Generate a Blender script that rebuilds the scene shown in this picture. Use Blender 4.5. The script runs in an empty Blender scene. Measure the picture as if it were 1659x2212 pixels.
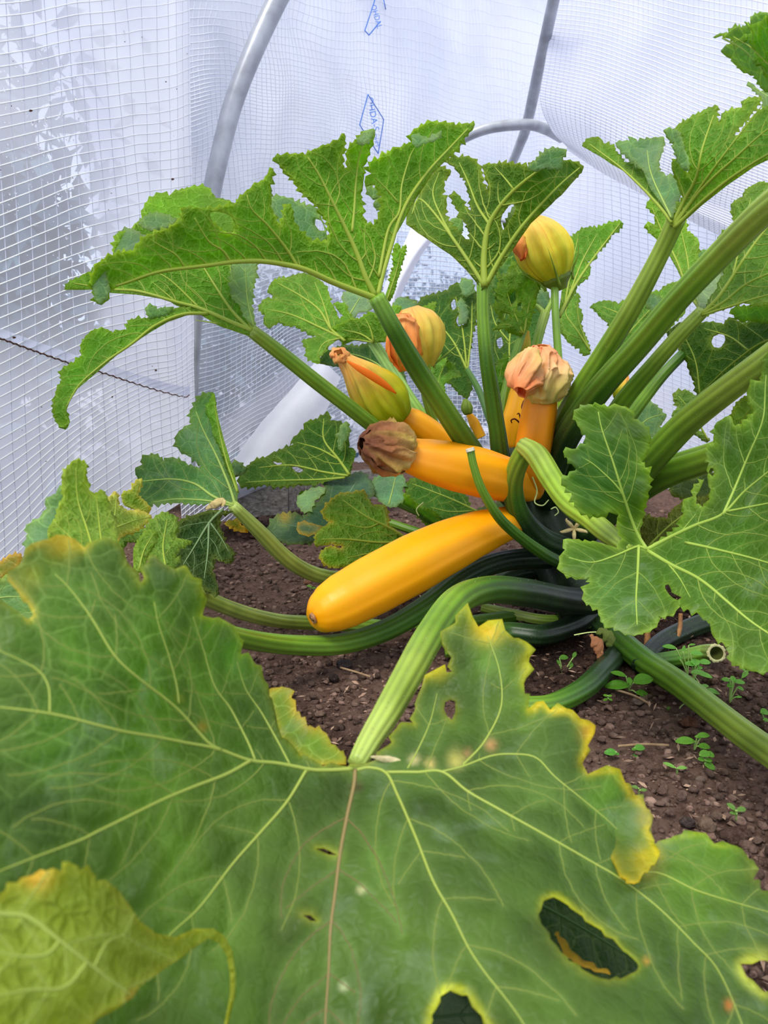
import bpy, math, random
import numpy as np
from mathutils import Vector, Matrix
from mathutils.geometry import delaunay_2d_cdt

# ------------------------------------------------------------------ camera, sky, sun, exposure
SC = bpy.context.scene
COL = SC.collection
W, H, F = 1659.0, 2212.0, 1703.0          # photograph frame and focal length in its pixels
CAM = np.array([0.0, 0.0, 0.33]); PITCH = math.radians(10.2)
cam_d = bpy.data.cameras.new('camera'); cam = bpy.data.objects.new('camera', cam_d); COL.objects.link(cam)
cam.location = CAM; cam.rotation_euler = (math.pi/2 - PITCH, 0, 0)
cam_d.sensor_fit = 'VERTICAL'; cam_d.sensor_height = 36.0; cam_d.lens = F/H*36.0
cam_d.clip_start = 0.02; cam_d.clip_end = 200
cam_d.dof.use_dof = True; cam_d.dof.focus_distance = 0.88; cam_d.dof.aperture_fstop = 17.0
SC.camera = cam

wd = bpy.data.worlds.new('overcast_sky'); SC.world = wd; wd.use_nodes = True
nt = wd.node_tree; nt.nodes.clear()
wo = nt.nodes.new('ShaderNodeOutputWorld'); wb = nt.nodes.new('ShaderNodeBackground')
tc = nt.nodes.new('ShaderNodeTexCoord'); sx = nt.nodes.new('ShaderNodeSeparateXYZ'); rp = nt.nodes.new('ShaderNodeValToRGB')
rp.color_ramp.elements[0].position = 0.0; rp.color_ramp.elements[0].color = (0.62, 0.70, 0.90, 1)
rp.color_ramp.elements[1].position = 0.9; rp.color_ramp.elements[1].color = (0.98, 0.99, 1.0, 1)
nt.links.new(tc.outputs['Generated'], sx.inputs[0]); nt.links.new(sx.outputs['Z'], rp.inputs[0])
nt.links.new(rp.outputs[0], wb.inputs[0]); wb.inputs[1].default_value = 1.2
nt.links.new(wb.outputs[0], wo.inputs[0])
sun_d = bpy.data.lights.new('sun', 'SUN'); sun_d.energy = 2.2; sun_d.angle = math.radians(22); sun_d.color = (1.0, 0.97, 0.90)
sun = bpy.data.objects.new('sun', sun_d); COL.objects.link(sun); sun.location = (0, 0, 5)
sun.rotation_euler = (math.radians(28), math.radians(-22), 0)
SC.view_settings.view_transform = 'Standard'; SC.view_settings.look = 'None'
SC.view_settings.exposure = 0.28; SC.view_settings.gamma = 1.0; SC.view_settings.use_curve_mapping = False
SC.cycles.max_bounces = 10; SC.cycles.diffuse_bounces = 5; SC.cycles.transmission_bounces = 8; SC.cycles.transparent_max_bounces = 12
SC.cycles.sample_clamp_indirect = 6.0

# ------------------------------------------------------------------ geometry helpers
RT = np.array([1.0, 0, 0]); FW = np.array([0, math.cos(PITCH), -math.sin(PITCH)]); UP = np.array([0, math.sin(PITCH), math.cos(PITCH)])
def P(x, y, d):
    """a point of the place: seen at (x, y) in the photograph, d metres deep"""
    x = np.asarray(x, float); y = np.asarray(y, float); d = np.asarray(d, float)
    return CAM + ((x-W/2)/F*d)[..., None]*RT + ((H/2-y)/F*d)[..., None]*UP + d[..., None]*FW
def D(x, y, h=0.0):
    """depth at which the ray through (x, y) is h above the soil"""
    k = (H/2-y)/F*UP[2] + FW[2]
    return (h-CAM[2])/k if k < -1e-3 else 9.0
def srgb(r, g, b):
    f = lambda c: (c/255/12.92) if c/255 <= .04045 else ((c/255+.055)/1.055)**2.4
    return np.array([f(r), f(g), f(b)])
def vnoise(p, freq, seed=0):
    """smooth value noise in [-1, 1]; p is n x 3"""
    q = np.asarray(p, float)*freq + seed*17.31
    i = np.floor(q).astype(np.int64); f = q-i; f = f*f*(3-2*f)
    def h(a, b, c):
        n = (a*374761393 + b*668265263 + c*2147483647 + seed*1013) & 0xffffffff
        n = ((n ^ (n >> 13))*1274126177) & 0xffffffff
        return ((n ^ (n >> 16)) & 0xffff)/32767.5-1
    r = 0
    for a in (0, 1):
        for b in (0, 1):
            for c in (0, 1):
                w = (f[:, 0] if a else 1-f[:, 0])*(f[:, 1] if b else 1-f[:, 1])*(f[:, 2] if c else 1-f[:, 2])
                r = r + w*h(i[:, 0]+a, i[:, 1]+b, i[:, 2]+c)
    return r
def fbm(p, freq, seed=0, o=3):
    return sum(vnoise(p, freq*2**k, seed+k)*0.5**k for k in range(o))
def catmull(pts, n):
    p = np.array(pts, float); m = len(p)
    if m == 2: return p[0]+(p[1]-p[0])*np.linspace(0, 1, n)[:, None]
    q = np.vstack([2*p[0]-p[1], p, 2*p[-1]-p[-2]])
    seg = np.linalg.norm(np.diff(p[:, :2], axis=0), axis=1); s = np.r_[0, np.cumsum(seg)]; s /= s[-1]
    t = np.linspace(0, 1, n); k = np.clip(np.searchsorted(s, t, side='right')-1, 0, m-2)
    u = ((t-s[k])/np.maximum(s[k+1]-s[k], 1e-9))[:, None]
    a, b, c, d = q[k], q[k+1], q[k+2], q[k+3]
    return .5*((2*b)+(-a+c)*u+(2*a-5*b+4*c-d)*u*u+(-a+3*b-3*c+d)*u**3)
BASE = {}
def base_of(o):
    while o is not None:
        if o.name in BASE: return BASE[o.name]
        o = o.parent
    return np.zeros(3)
def mesh(name, v, f, mats, parent=None, col=None, uv=None, smooth=True, mi=None, attrs=None):
    """one mesh object from arrays; f is a list of faces or an n x 3 / n x 4 array"""
    me = bpy.data.meshes.new(name); v = np.asarray(v, float)-base_of(parent)
    if isinstance(f, np.ndarray):
        k = f.shape[1]; lv = f.ravel(); ls = np.arange(len(f))*k; lt = np.full(len(f), k)
    else:
        lt = np.array([len(a) for a in f]); ls = np.r_[0, np.cumsum(lt)[:-1]]; lv = np.concatenate([np.asarray(a) for a in f])
    me.vertices.add(len(v)); me.vertices.foreach_set('co', v.astype(np.float32).ravel())
    me.loops.add(len(lv)); me.loops.foreach_set('vertex_index', lv.astype(np.int32))
    me.polygons.add(len(lt)); me.polygons.foreach_set('loop_start', ls.astype(np.int32)); me.polygons.foreach_set('loop_total', lt.astype(np.int32))
    if smooth: me.polygons.foreach_set('use_smooth', np.ones(len(lt), bool))
    if mi is not None: me.polygons.foreach_set('material_index', np.asarray(mi, np.int32))
    me.update(calc_edges=True)
    if col is not None:
        c = np.ones((len(v), 4), np.float32); c[:, :3] = np.clip(col, 0, 1) if np.ndim(col) > 1 else np.clip(np.asarray(col)[None], 0, 1)
        me.color_attributes.new('Col', 'FLOAT_COLOR', 'POINT').data.foreach_set('color', c.ravel())
    for an, av in (attrs or {}).items():
        me.attributes.new(an, 'FLOAT', 'POINT').data.foreach_set('value', np.asarray(av, np.float32))
    if uv is not None:
        me.uv_layers.new(name='UVMap').data.foreach_set('uv', np.asarray(uv, np.float32)[lv].ravel())
    for m in (mats if isinstance(mats, (list, tuple)) else [mats]): me.materials.append(m)
    o = bpy.data.objects.new(name, me); COL.objects.link(o); o.parent = parent
    return o
def thing(name, label, cat, loc, group=None):
    o = bpy.data.objects.new(name, None); COL.objects.link(o); o.location = loc; o.empty_display_size = .02
    BASE[o.name] = np.array(loc, float); tag(o, label, cat, group); return o
def tag(o, label=None, cat=None, group=None, kind=None):
    for k, v in (('label', label), ('category', cat), ('group', group), ('kind', kind)):
        if v: o[k] = v
    return o
def origin(o):
    """move a top-level mesh's origin to the foot of its shape"""
    me = o.data; n = len(me.vertices); a = np.empty(n*3, np.float32); me.vertices.foreach_get('co', a); a = a.reshape(-1, 3)
    c = np.array([a[:, 0].mean(), a[:, 1].mean(), a[:, 2].min()]); me.vertices.foreach_set('co', (a-c).ravel()); me.update(); o.location = c; return o

# ------------------------------------------------------------------ materials
class M_:
    def __init__(s, name):
        s.m = bpy.data.materials.new(name); s.m.use_nodes = True; s.t = s.m.node_tree; s.t.nodes.clear()
        s.o = s.n('OutputMaterial')
    def n(s, kind, **kw):
        x = s.t.nodes.new('ShaderNode'+kind)
        for k, v in kw.items():
            if isinstance(k, str) and k.startswith('_'): setattr(x, k[1:], v)
            else: x.inputs[k.replace('__', ' ')].default_value = v
        return x
    def l(s, a, b): s.t.links.new(a, b)
    def math(s, op, a, b=None, c=None):
        x = s.n('Math', _operation=op)
        for i, v in enumerate((a, b, c)):
            if v is None: continue
            if isinstance(v, (int, float)): x.inputs[i].default_value = v
            else: s.l(v, x.inputs[i])
        return x.outputs[0]
    def mix(s, f, a, b, bt='MIX'):
        x = s.n('Mix', _data_type='RGBA', _blend_type=bt)
        for i, v in ((0, f), (6, a), (7, b)):
            if isinstance(v, (int, float)): x.inputs[i].default_value = v
            elif isinstance(v, (tuple, list, np.ndarray)): x.inputs[i].default_value = (*v[:3], 1)
            else: s.l(v, x.inputs[i])
        return x.outputs[2]
    def ramp(s, f, stops):
        x = s.n('ValToRGB'); e = x.color_ramp.elements
        while len(e) < len(stops): e.new(.5)
        for i, (p, c) in enumerate(stops):
            e[i].position = p; e[i].color = (*c, 1) if np.ndim(c) else (c, c, c, 1)
        s.l(f, x.inputs[0]); return x.outputs[0]
    def noise(s, vec, scale, detail=3, rough=.5, dist=0.):
        x = s.n('TexNoise'); x.inputs['Scale'].default_value = scale; x.inputs['Detail'].default_value = detail
        x.inputs['Roughness'].default_value = rough; x.inputs['Distortion'].default_value = dist
        if vec is not None: s.l(vec, x.inputs['Vector'])
        return x.outputs['Fac']
    def bump(s, h, strength, dist, nrm=None):
        x = s.n('Bump'); x.inputs['Strength'].default_value = strength; x.inputs['Distance'].default_value = dist; s.l(h, x.inputs['Height'])
        if nrm is not None: s.l(nrm, x.inputs['Normal'])
        return x.outputs[0]
    def princ(s, col, rough=.5, spec=.4, nrm=None, coat=0, sss=0, sssr=(.01, .005, .002), metal=0):
        x = s.n('BsdfPrincipled')
        for k, v in (('Base Color', col), ('Roughness', rough), ('Normal', nrm)):
            if v is None: continue
            if isinstance(v, (int, float)): x.inputs[k].default_value = v
            elif isinstance(v, (tuple, list, np.ndarray)): x.inputs[k].default_value = (*v[:3], 1)
            else: s.l(v, x.inputs[k])
        x.inputs['Specular IOR Level'].default_value = spec; x.inputs['Metallic'].default_value = metal
        x.inputs['Coat Weight'].default_value = coat; x.inputs['Coat Roughness'].default_value = .15
        if sss:
            x.inputs['Subsurface Weight'].default_value = sss; x.inputs['Subsurface Radius'].default_value = sssr; x.inputs['Subsurface Scale'].default_value = 1.0
        return x.outputs[0]
    def out(s, sh): s.l(sh, s.o.inputs[0]); return s.m
    def attr(s, name): return s.n('Attribute', _attribute_name=name)

def leaf_material(name, top):
    a = M_(name); uv = a.n('TexCoord'); obj = uv.outputs['Object']; u = uv.outputs['UV']
    col = a.attr('Col').outputs['Color']; vp = a.attr('vein').outputs['Fac']; cells = a.attr('cell').outputs['Fac']
    dn = a.n('TexNoise'); dn.inputs['Scale'].default_value = 160; dn.inputs['Detail'].default_value = 1; a.l(u, dn.inputs['Vector'])
    mp = a.n('VectorMath', _operation='MULTIPLY_ADD'); a.l(dn.outputs['Color'], mp.inputs[0]); mp.inputs[1].default_value = (.0035,)*3; a.l(u, mp.inputs[2])
    def net(scale, w):
        v = a.n('TexVoronoi', _feature='DISTANCE_TO_EDGE', _voronoi_dimensions='2D'); v.inputs['Scale'].default_value = scale; a.l(mp.outputs[0], v.inputs['Vector'])
        return v.outputs['Distance'], a.ramp(v.outputs['Distance'], [(0.0, 1.0), (w, 0.0)])
    d1, n1 = net(70, .055); d2, n2 = net(240, .10)
    lines = a.math('MAXIMUM', n1, a.math('MULTIPLY', n2, .38))
    lines = a.math('MULTIPLY', lines, cells)
    hue = a.n('HueSaturation'); hue.inputs['Value'].default_value = 1.75 if top else 1.9; hue.inputs['Saturation'].default_value = .82; a.l(col, hue.inputs['Color'])
    light = a.mix(.25, hue.outputs[0], (.42, .55, .13))
    c = a.mix(a.math('MULTIPLY', lines, .55 if top else .45), col, light)
    c = a.mix(a.math('MULTIPLY', vp, .28), c, light)
    mot = a.noise(obj, 38, 4, .6)
    c = a.mix(a.ramp(mot, [(.35, .0), (.7, .35)]), c, a.mix(.35, c, (.20, .30, .05) if not top else (.14, .24, .07)))
    if top:   # silvery mottling of the upper leaf side
        sil = a.math('MULTIPLY', a.ramp(a.noise(obj, 26, 5, .62, .6), [(.56, .0), (.70, 1.0)]), .40)
        c = a.mix(sil, c, (.30, .40, .26))
    # bulging lamina between the veins
    h = a.math('ADD', a.math('MULTIPLY', a.ramp(d1, [(0, 0), (.28, 1)]), 1.0), a.math('MULTIPLY', a.ramp(d2, [(0, 0), (.3, 1)]), .4))
    h = a.math('ADD', h, a.math('MULTIPLY', a.noise(obj, 420, 2), .25))
    nrm = a.bump(h, (.4 if top else .9), .0016 if top else -.0018)
    rg = a.ramp(a.noise(obj, 60, 3), [(.3, .38), (.7, .56)]) if top else .55
    p = a.princ(c, rg, .30 if top else .2, nrm)
    tr = a.n('BsdfTranslucent'); tl = a.n('HueSaturation'); tl.inputs['Saturation'].default_value = 1.05; tl.inputs['Value'].default_value = 2.5
    a.l(c, tl.inputs['Color']); tcx = a.mix(1.0, tl.outputs[0], (1.0, .88, .22), 'MULTIPLY'); a.l(tcx, tr.inputs[0]); a.l(nrm, tr.inputs['Normal'])
    mx = a.n('MixShader'); mx.inputs[0].default_value = .52; a.l(p, mx.inputs[1]); a.l(tr.outputs[0], mx.inputs[2])
    return a.out(mx.outputs[0])
MAT = {}
MAT['top'] = leaf_material('leaf_upper_side', True); MAT['under'] = leaf_material('leaf_lower_side', False)

a = M_('petiole_flesh'); oc = a.n('TexCoord').outputs['Object']; c = a.attr('Col').outputs['Color']
c = a.mix(a.ramp(a.noise(oc, 900, 2, .5), [(.66, 0), (.72, .5)]), c, a.mix(.6, c, (.55, .62, .30)))
c = a.mix(a.ramp(a.noise(oc, 35, 4), [(.4, 0), (.75, .5)]), c, a.mix(.5, c, (.03, .10, .02)))
p = a.princ(c, .42, .4, a.bump(a.noise(oc, 700, 3), .25, .0006), sss=.12, sssr=(.004, .006, .001))
MAT['stem'] = a.out(p)
a = M_('vein_flesh'); c = a.attr('Col').outputs['Color']; MAT['vein'] = a.out(a.princ(c, .5, .3))
a = M_('zucchini_skin'); oc = a.n('TexCoord').outputs['Object']; c = a.attr('Col').outputs['Color']
c = a.mix(a.ramp(a.noise(oc, 22, 4, .6), [(.4, 0), (.75, .35)]), c, a.mix(1, c, (1, .82, .55), 'MULTIPLY'))
c = a.mix(a.ramp(a.noise(oc, 800, 1), [(.72, 0), (.78, .3)]), c, (.95, .62, .12))
MAT['fruit'] = a.out(a.princ(c, a.ramp(a.noise(oc, 90, 3), [(.3, .38), (.7, .50)]), .4, a.bump(a.noise(oc, 130, 3), .10, .001), coat=.0, sss=.25, sssr=(.012, .006, .001)))
a = M_('petal'); uvn = a.n('TexCoord'); c = a.attr('Col').outputs['Color']
wv = a.n('TexWave', _wave_type='BANDS', _bands_direction='Y'); wv.inputs['Scale'].default_value = 1.6; wv.inputs['Distortion'].default_value = 2.2; wv.inputs['Detail'].default_value = 2; wv.inputs['Detail Scale'].default_value = 2.5
a.l(uvn.outputs['UV'], wv.inputs['Vector']); lines = a.ramp(wv.outputs['Fac'], [(.0, 1), (.22, 0)])
c2 = a.mix(a.math('MULTIPLY', lines, .25), c, a.mix(1, c, (.92, .62, .28), 'MULTIPLY'))
nr = a.bump(a.math('ADD', wv.outputs['Fac'], a.noise(uvn.outputs['Object'], 250, 2)), .22, .0008)
p = a.princ(c2, .55, .25, nr, sss=.1, sssr=(.005, .004, .001)); tr = a.n('BsdfTranslucent'); a.l(c2, tr.inputs[0])
mx = a.n('MixShader'); mx.inputs[0].default_value = .3; a.l(p, mx.inputs[1]); a.l(tr.outputs[0], mx.inputs[2]); MAT['petal'] = a.out(mx.outputs[0])
a = M_('dry_tissue'); oc = a.n('TexCoord').outputs['Object']; c = a.attr('Col').outputs['Color']
c = a.mix(a.ramp(a.noise(oc, 160, 4, .6), [(.3, 0), (.7, .6)]), c, a.mix(1, c, (.55, .45, .4), 'MULTIPLY'))
MAT['dry'] = a.out(a.princ(c, .7, .2, a.bump(a.noise(oc, 300, 4), .6, .0015)))

a = M_('tunnel_film'); uvn = a.n('TexCoord'); oc = uvn.outputs['Object']
fc = a.mix(a.ramp(a.noise(oc, 3.0, 4), [(.38, 0), (.62, 1)]), (.87, .885, .96), (.74, .765, .875))  # darker noise patches: soft wrinkle shading painted into the colour, plus uneven film dirt
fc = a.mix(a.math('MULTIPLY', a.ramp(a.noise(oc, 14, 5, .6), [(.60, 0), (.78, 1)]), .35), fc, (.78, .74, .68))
ft = a.n('BsdfTranslucent'); a.l(fc, ft.inputs[0]); ftr = a.n('BsdfTransparent'); ftr.inputs[0].default_value = (.90, .94, 1.0, 1)
fp = a.princ(fc, .22, .5, a.bump(a.noise(oc, 40, 4), .35, .004))
m1 = a.n('MixShader'); m1.inputs[0].default_value = .72; a.l(fp, m1.inputs[1]); a.l(ft.outputs[0], m1.inputs[2])
m2 = a.n('MixShader'); cl = a.attr('clear').outputs['Fac']; a.l(cl, m2.inputs[0]); a.l(m1.outputs[0], m2.inputs[1]); a.l(ftr.outputs[0], m2.inputs[2])
MAT['film'] = a.out(m2.outputs[0])
a = M_('film_thread'); c = a.attr('Col').outputs['Color']; p = a.princ(c, .35, .5); tr = a.n('BsdfTranslucent'); a.l(c, tr.inputs[0])
mx = a.n('MixShader'); mx.inputs[0].default_value = .08; a.l(p, mx.inputs[1]); a.l(tr.outputs[0], mx.inputs[2]); MAT['thread'] = a.out(mx.outputs[0])
a = M_('water_drop'); g = a.n('BsdfGlass'); g.inputs['IOR'].default_value = 1.33; g.inputs['Roughness'].default_value = .02; MAT['water'] = a.out(g.outputs[0])
a = M_('doubled_white_film'); oc = a.n('TexCoord').outputs['Object']; c = a.mix(a.ramp(a.noise(oc, 9, 5), [(.35, 0), (.7, 1)]), (.93, .93, .97), (.82, .83, .90)); tr = a.n('BsdfTranslucent'); a.l(c, tr.inputs[0])
mx = a.n('MixShader'); mx.inputs[0].default_value = .25; a.l(a.princ(c, .5, .3, a.bump(a.noise(oc, 30, 5), .5, .006)), mx.inputs[1]); a.l(tr.outputs[0], mx.inputs[2]); MAT['fold'] = a.out(mx.outputs[0])
def plain(name, col, rough=.5, spec=.4, bump=None, var=None, metal=0):
    a = M_(name); oc = a.n('TexCoord').outputs['Object']; c = col
    if var: c = a.mix(a.ramp(a.noise(oc, var[0], 5, .6), [(.35, 0), (.7, 1)]), col, var[1])
    return a.out(a.princ(c, rough, spec, a.bump(a.noise(oc, bump[0], 4), bump[1], bump[2]) if bump else None, metal=metal))
MAT['pipe'] = plain('galvanised_pipe', srgb(176, 180, 188), .38, .5, (60, .15, .002), (18, srgb(140, 143, 150)), .25)
MAT['ink'] = plain('blue_print_ink', srgb(70, 125, 215), .6, .2)
MAT['string'] = plain('sewn_string', srgb(95, 68, 60), .8, .1)
a = M_('weathered_timber'); oc = a.n('TexCoord').outputs['Object']
wn = a.n('Mapping'); wn.inputs['Scale'].default_value = (4, 60, 60); a.l(oc, wn.inputs[0]); g = a.noise(wn.outputs[0], 3, 6, .7, .4)
c = a.ramp(g, [(.3, tuple(srgb(62, 56, 52))), (.5, tuple(srgb(120, 114, 108))), (.7, tuple(srgb(158, 152, 146)))])
MAT['wood'] = a.out(a.princ(c, .8, .15, a.bump(g, .7, .003)))
def soilmat(name):
    a = M_(name); oc = a.n('TexCoord').outputs['Object']; c = a.attr('Col').outputs['Color']
    c = a.mix(a.ramp(a.noise(oc, 90, 5, .7), [(.32, .9), (.56, 0)]), c, a.mix(1, c, (.22, .17, .16), 'MULTIPLY'))
    c = a.mix(a.ramp(a.noise(oc, 520, 3, .7), [(.55, 0), (.75, .7)]), c, srgb(168, 140, 124))
    return a.out(a.princ(c, .9, .12, a.bump(a.noise(oc, 380, 6, .75), 1.0, .005)))
MAT['soil'] = soilmat('garden_soil')
# ------------------------------------------------------------------ plant builders
def tps(anchors):
    a = np.array(anchors, float); c = a[:, :2]/500; n = len(a)
    def phi(r): return np.where(r > 1e-9, r*r*np.log(np.maximum(r, 1e-9)), 0)
    K = phi(np.linalg.norm(c[:, None]-c[None], axis=2))+np.eye(n)*1e-4; Q = np.c_[np.ones(n), c]
    A = np.block([[K, Q], [Q.T, np.zeros((3, 3))]]); w = np.linalg.lstsq(A, np.r_[a[:, 2], 0, 0, 0], rcond=None)[0]
    def f(x, y):
        q = np.c_[np.ravel(x), np.ravel(y)]/500
        return phi(np.linalg.norm(q[:, None]-c[None], axis=2))@w[:n]+np.c_[np.ones(len(q)), q]@w[n:]
    return f
def inside(p, poly):
    x, y = p[:, 0], p[:, 1]; r = np.zeros(len(p), bool); q = np.roll(poly, -1, 0)
    for (x1, y1), (x2, y2) in zip(poly, q):
        if y1 == y2: continue
        k = ((y1 > y) != (y2 > y)) & (x < (x2-x1)*(y-y1)/(y2-y1)+x1); r ^= k
    return r
def segdist(p, A, B, wide=None):
    """distance from each point to the nearest segment, less the segment's own width"""
    best = np.full(len(p), 1e9)
    for i in range(0, len(p), 3000):
        q = p[i:i+3000, None]; ab = (B-A)[None]; t = np.clip(((q-A[None])*ab).sum(2)/np.maximum((ab**2).sum(2), 1e-9), 0, 1)
        d = np.linalg.norm(q-(A[None]+ab*t[..., None]), axis=2)
        if wide is not None: d = d-wide[None]
        best[i:i+3000] = d.min(1)
    return best
def serrate(o, tooth, amp, rnd):
    """the traced outline with small forward-pointing teeth; a point with a third value 0 starts a smooth stretch"""
    n = len(o); xy = np.array([q[:2] for q in o], float); area = .5*np.sum(xy[:, 0]*np.roll(xy[:, 1], -1)-np.roll(xy[:, 0], -1)*xy[:, 1])
    sg = 1 if area > 0 else -1; out = []
    for i in range(n):
        a, b = xy[i], xy[(i+1) % n]; d = b-a; L = np.hypot(*d)
        if L < 1e-6: continue
        out.append(a)
        if len(o[i]) > 2 or L < tooth*.7:
            if L > tooth*1.6:
                for t in np.linspace(0, 1, int(L/tooth)+1)[1:-1]: out.append(a+d*t)
            continue
        nr = np.array([d[1], -d[0]])/L*sg; k = max(1, int(round(L/tooth))); s = 1 if rnd.random() < .8 else -1
        bow = nr*L*.06
        cut = np.cumsum([0]+[rnd.uniform(.55, 1.45) for _ in range(k)]); cut = cut/cut[-1]*k; bigt = rnd.uniform(.6, 1.2)
        for j in range(k):
            wj = cut[j+1]-cut[j]; t0 = (cut[j]+wj*(.25 if s > 0 else .1))/k; t1 = (cut[j]+wj*((.78 if s > 0 else .5)+rnd.uniform(-.12, .12)))/k; h = amp*tooth*rnd.uniform(.15, 1.15)*bigt*min(1.2, wj)
            out.append(a+d*t0+bow*math.sin(math.pi*t0)); out.append(a+d*t1+nr*h+bow*math.sin(math.pi*t1))
            if j < k-1: out.append(a+d*cut[j+1]/k+bow*math.sin(math.pi*cut[j+1]/k)-nr*h*.15)
    return np.array(out)
def tube_mesh(C, R, k=8, caps=True, ridge=0, rn=7, twist=0., flat=1.0):
    """rings round a centre line C (n x 3) with radii R; returns verts, faces, angle of each vertex"""
    n = len(C); T = np.gradient(C, axis=0); T /= np.linalg.norm(T, axis=1)[:, None]+1e-12
    N = np.zeros_like(T); up = UP if abs(T[0]@UP) < .9 else RT; N[0] = up-T[0]*(up@T[0]); N[0] /= np.linalg.norm(N[0])
    for i in range(1, n):
        v = N[i-1]-T[i]*(N[i-1]@T[i]); N[i] = v/(np.linalg.norm(v)+1e-12)
    Bn = np.cross(T, N); th = np.linspace(0, 2*np.pi, k, endpoint=False)
    tw = th[None]+twist*np.linspace(0, 1, n)[:, None]
    rr = R[:, None]*(1+ridge*(np.abs(np.cos(rn*th/2))**1.0-.6)[None])
    V = C[:, None]+(np.cos(tw)[..., None]*N[:, None]+flat*np.sin(tw)[..., None]*Bn[:, None])*rr[..., None]
    V = V.reshape(-1, 3); i = np.arange(n-1)[:, None]*k; j = np.arange(k)[None]; j2 = (j+1) % k
    Fq = np.stack([i+j, i+j2, i+k+j2, i+k+j], -1).reshape(-1, 4)
    fs = [list(q) for q in Fq] if caps else Fq
    if caps:
        V = np.vstack([V, C[0], C[-1]]); a, b = n*k, n*k+1
        fs += [[(q+1) % k, q, a] for q in range(k)]+[[(n-1)*k+q, (n-1)*k+(q+1) % k, b] for q in range(k)]
    return V, fs, np.r_[np.tile(th, n), np.zeros(2 if caps else 0)]
def join(parts):
    V, Fc, C, o = [], [], [], 0
    for p in parts:
        V.append(p[0]); Fc += [[int(q)+o for q in f] for f in p[1]]; o += len(p[0])
        if len(p) > 2: C.append(np.broadcast_to(p[2], (len(p[0]), 3)))
    return np.vstack(V), Fc, (np.vstack(C) if C else None)

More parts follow.
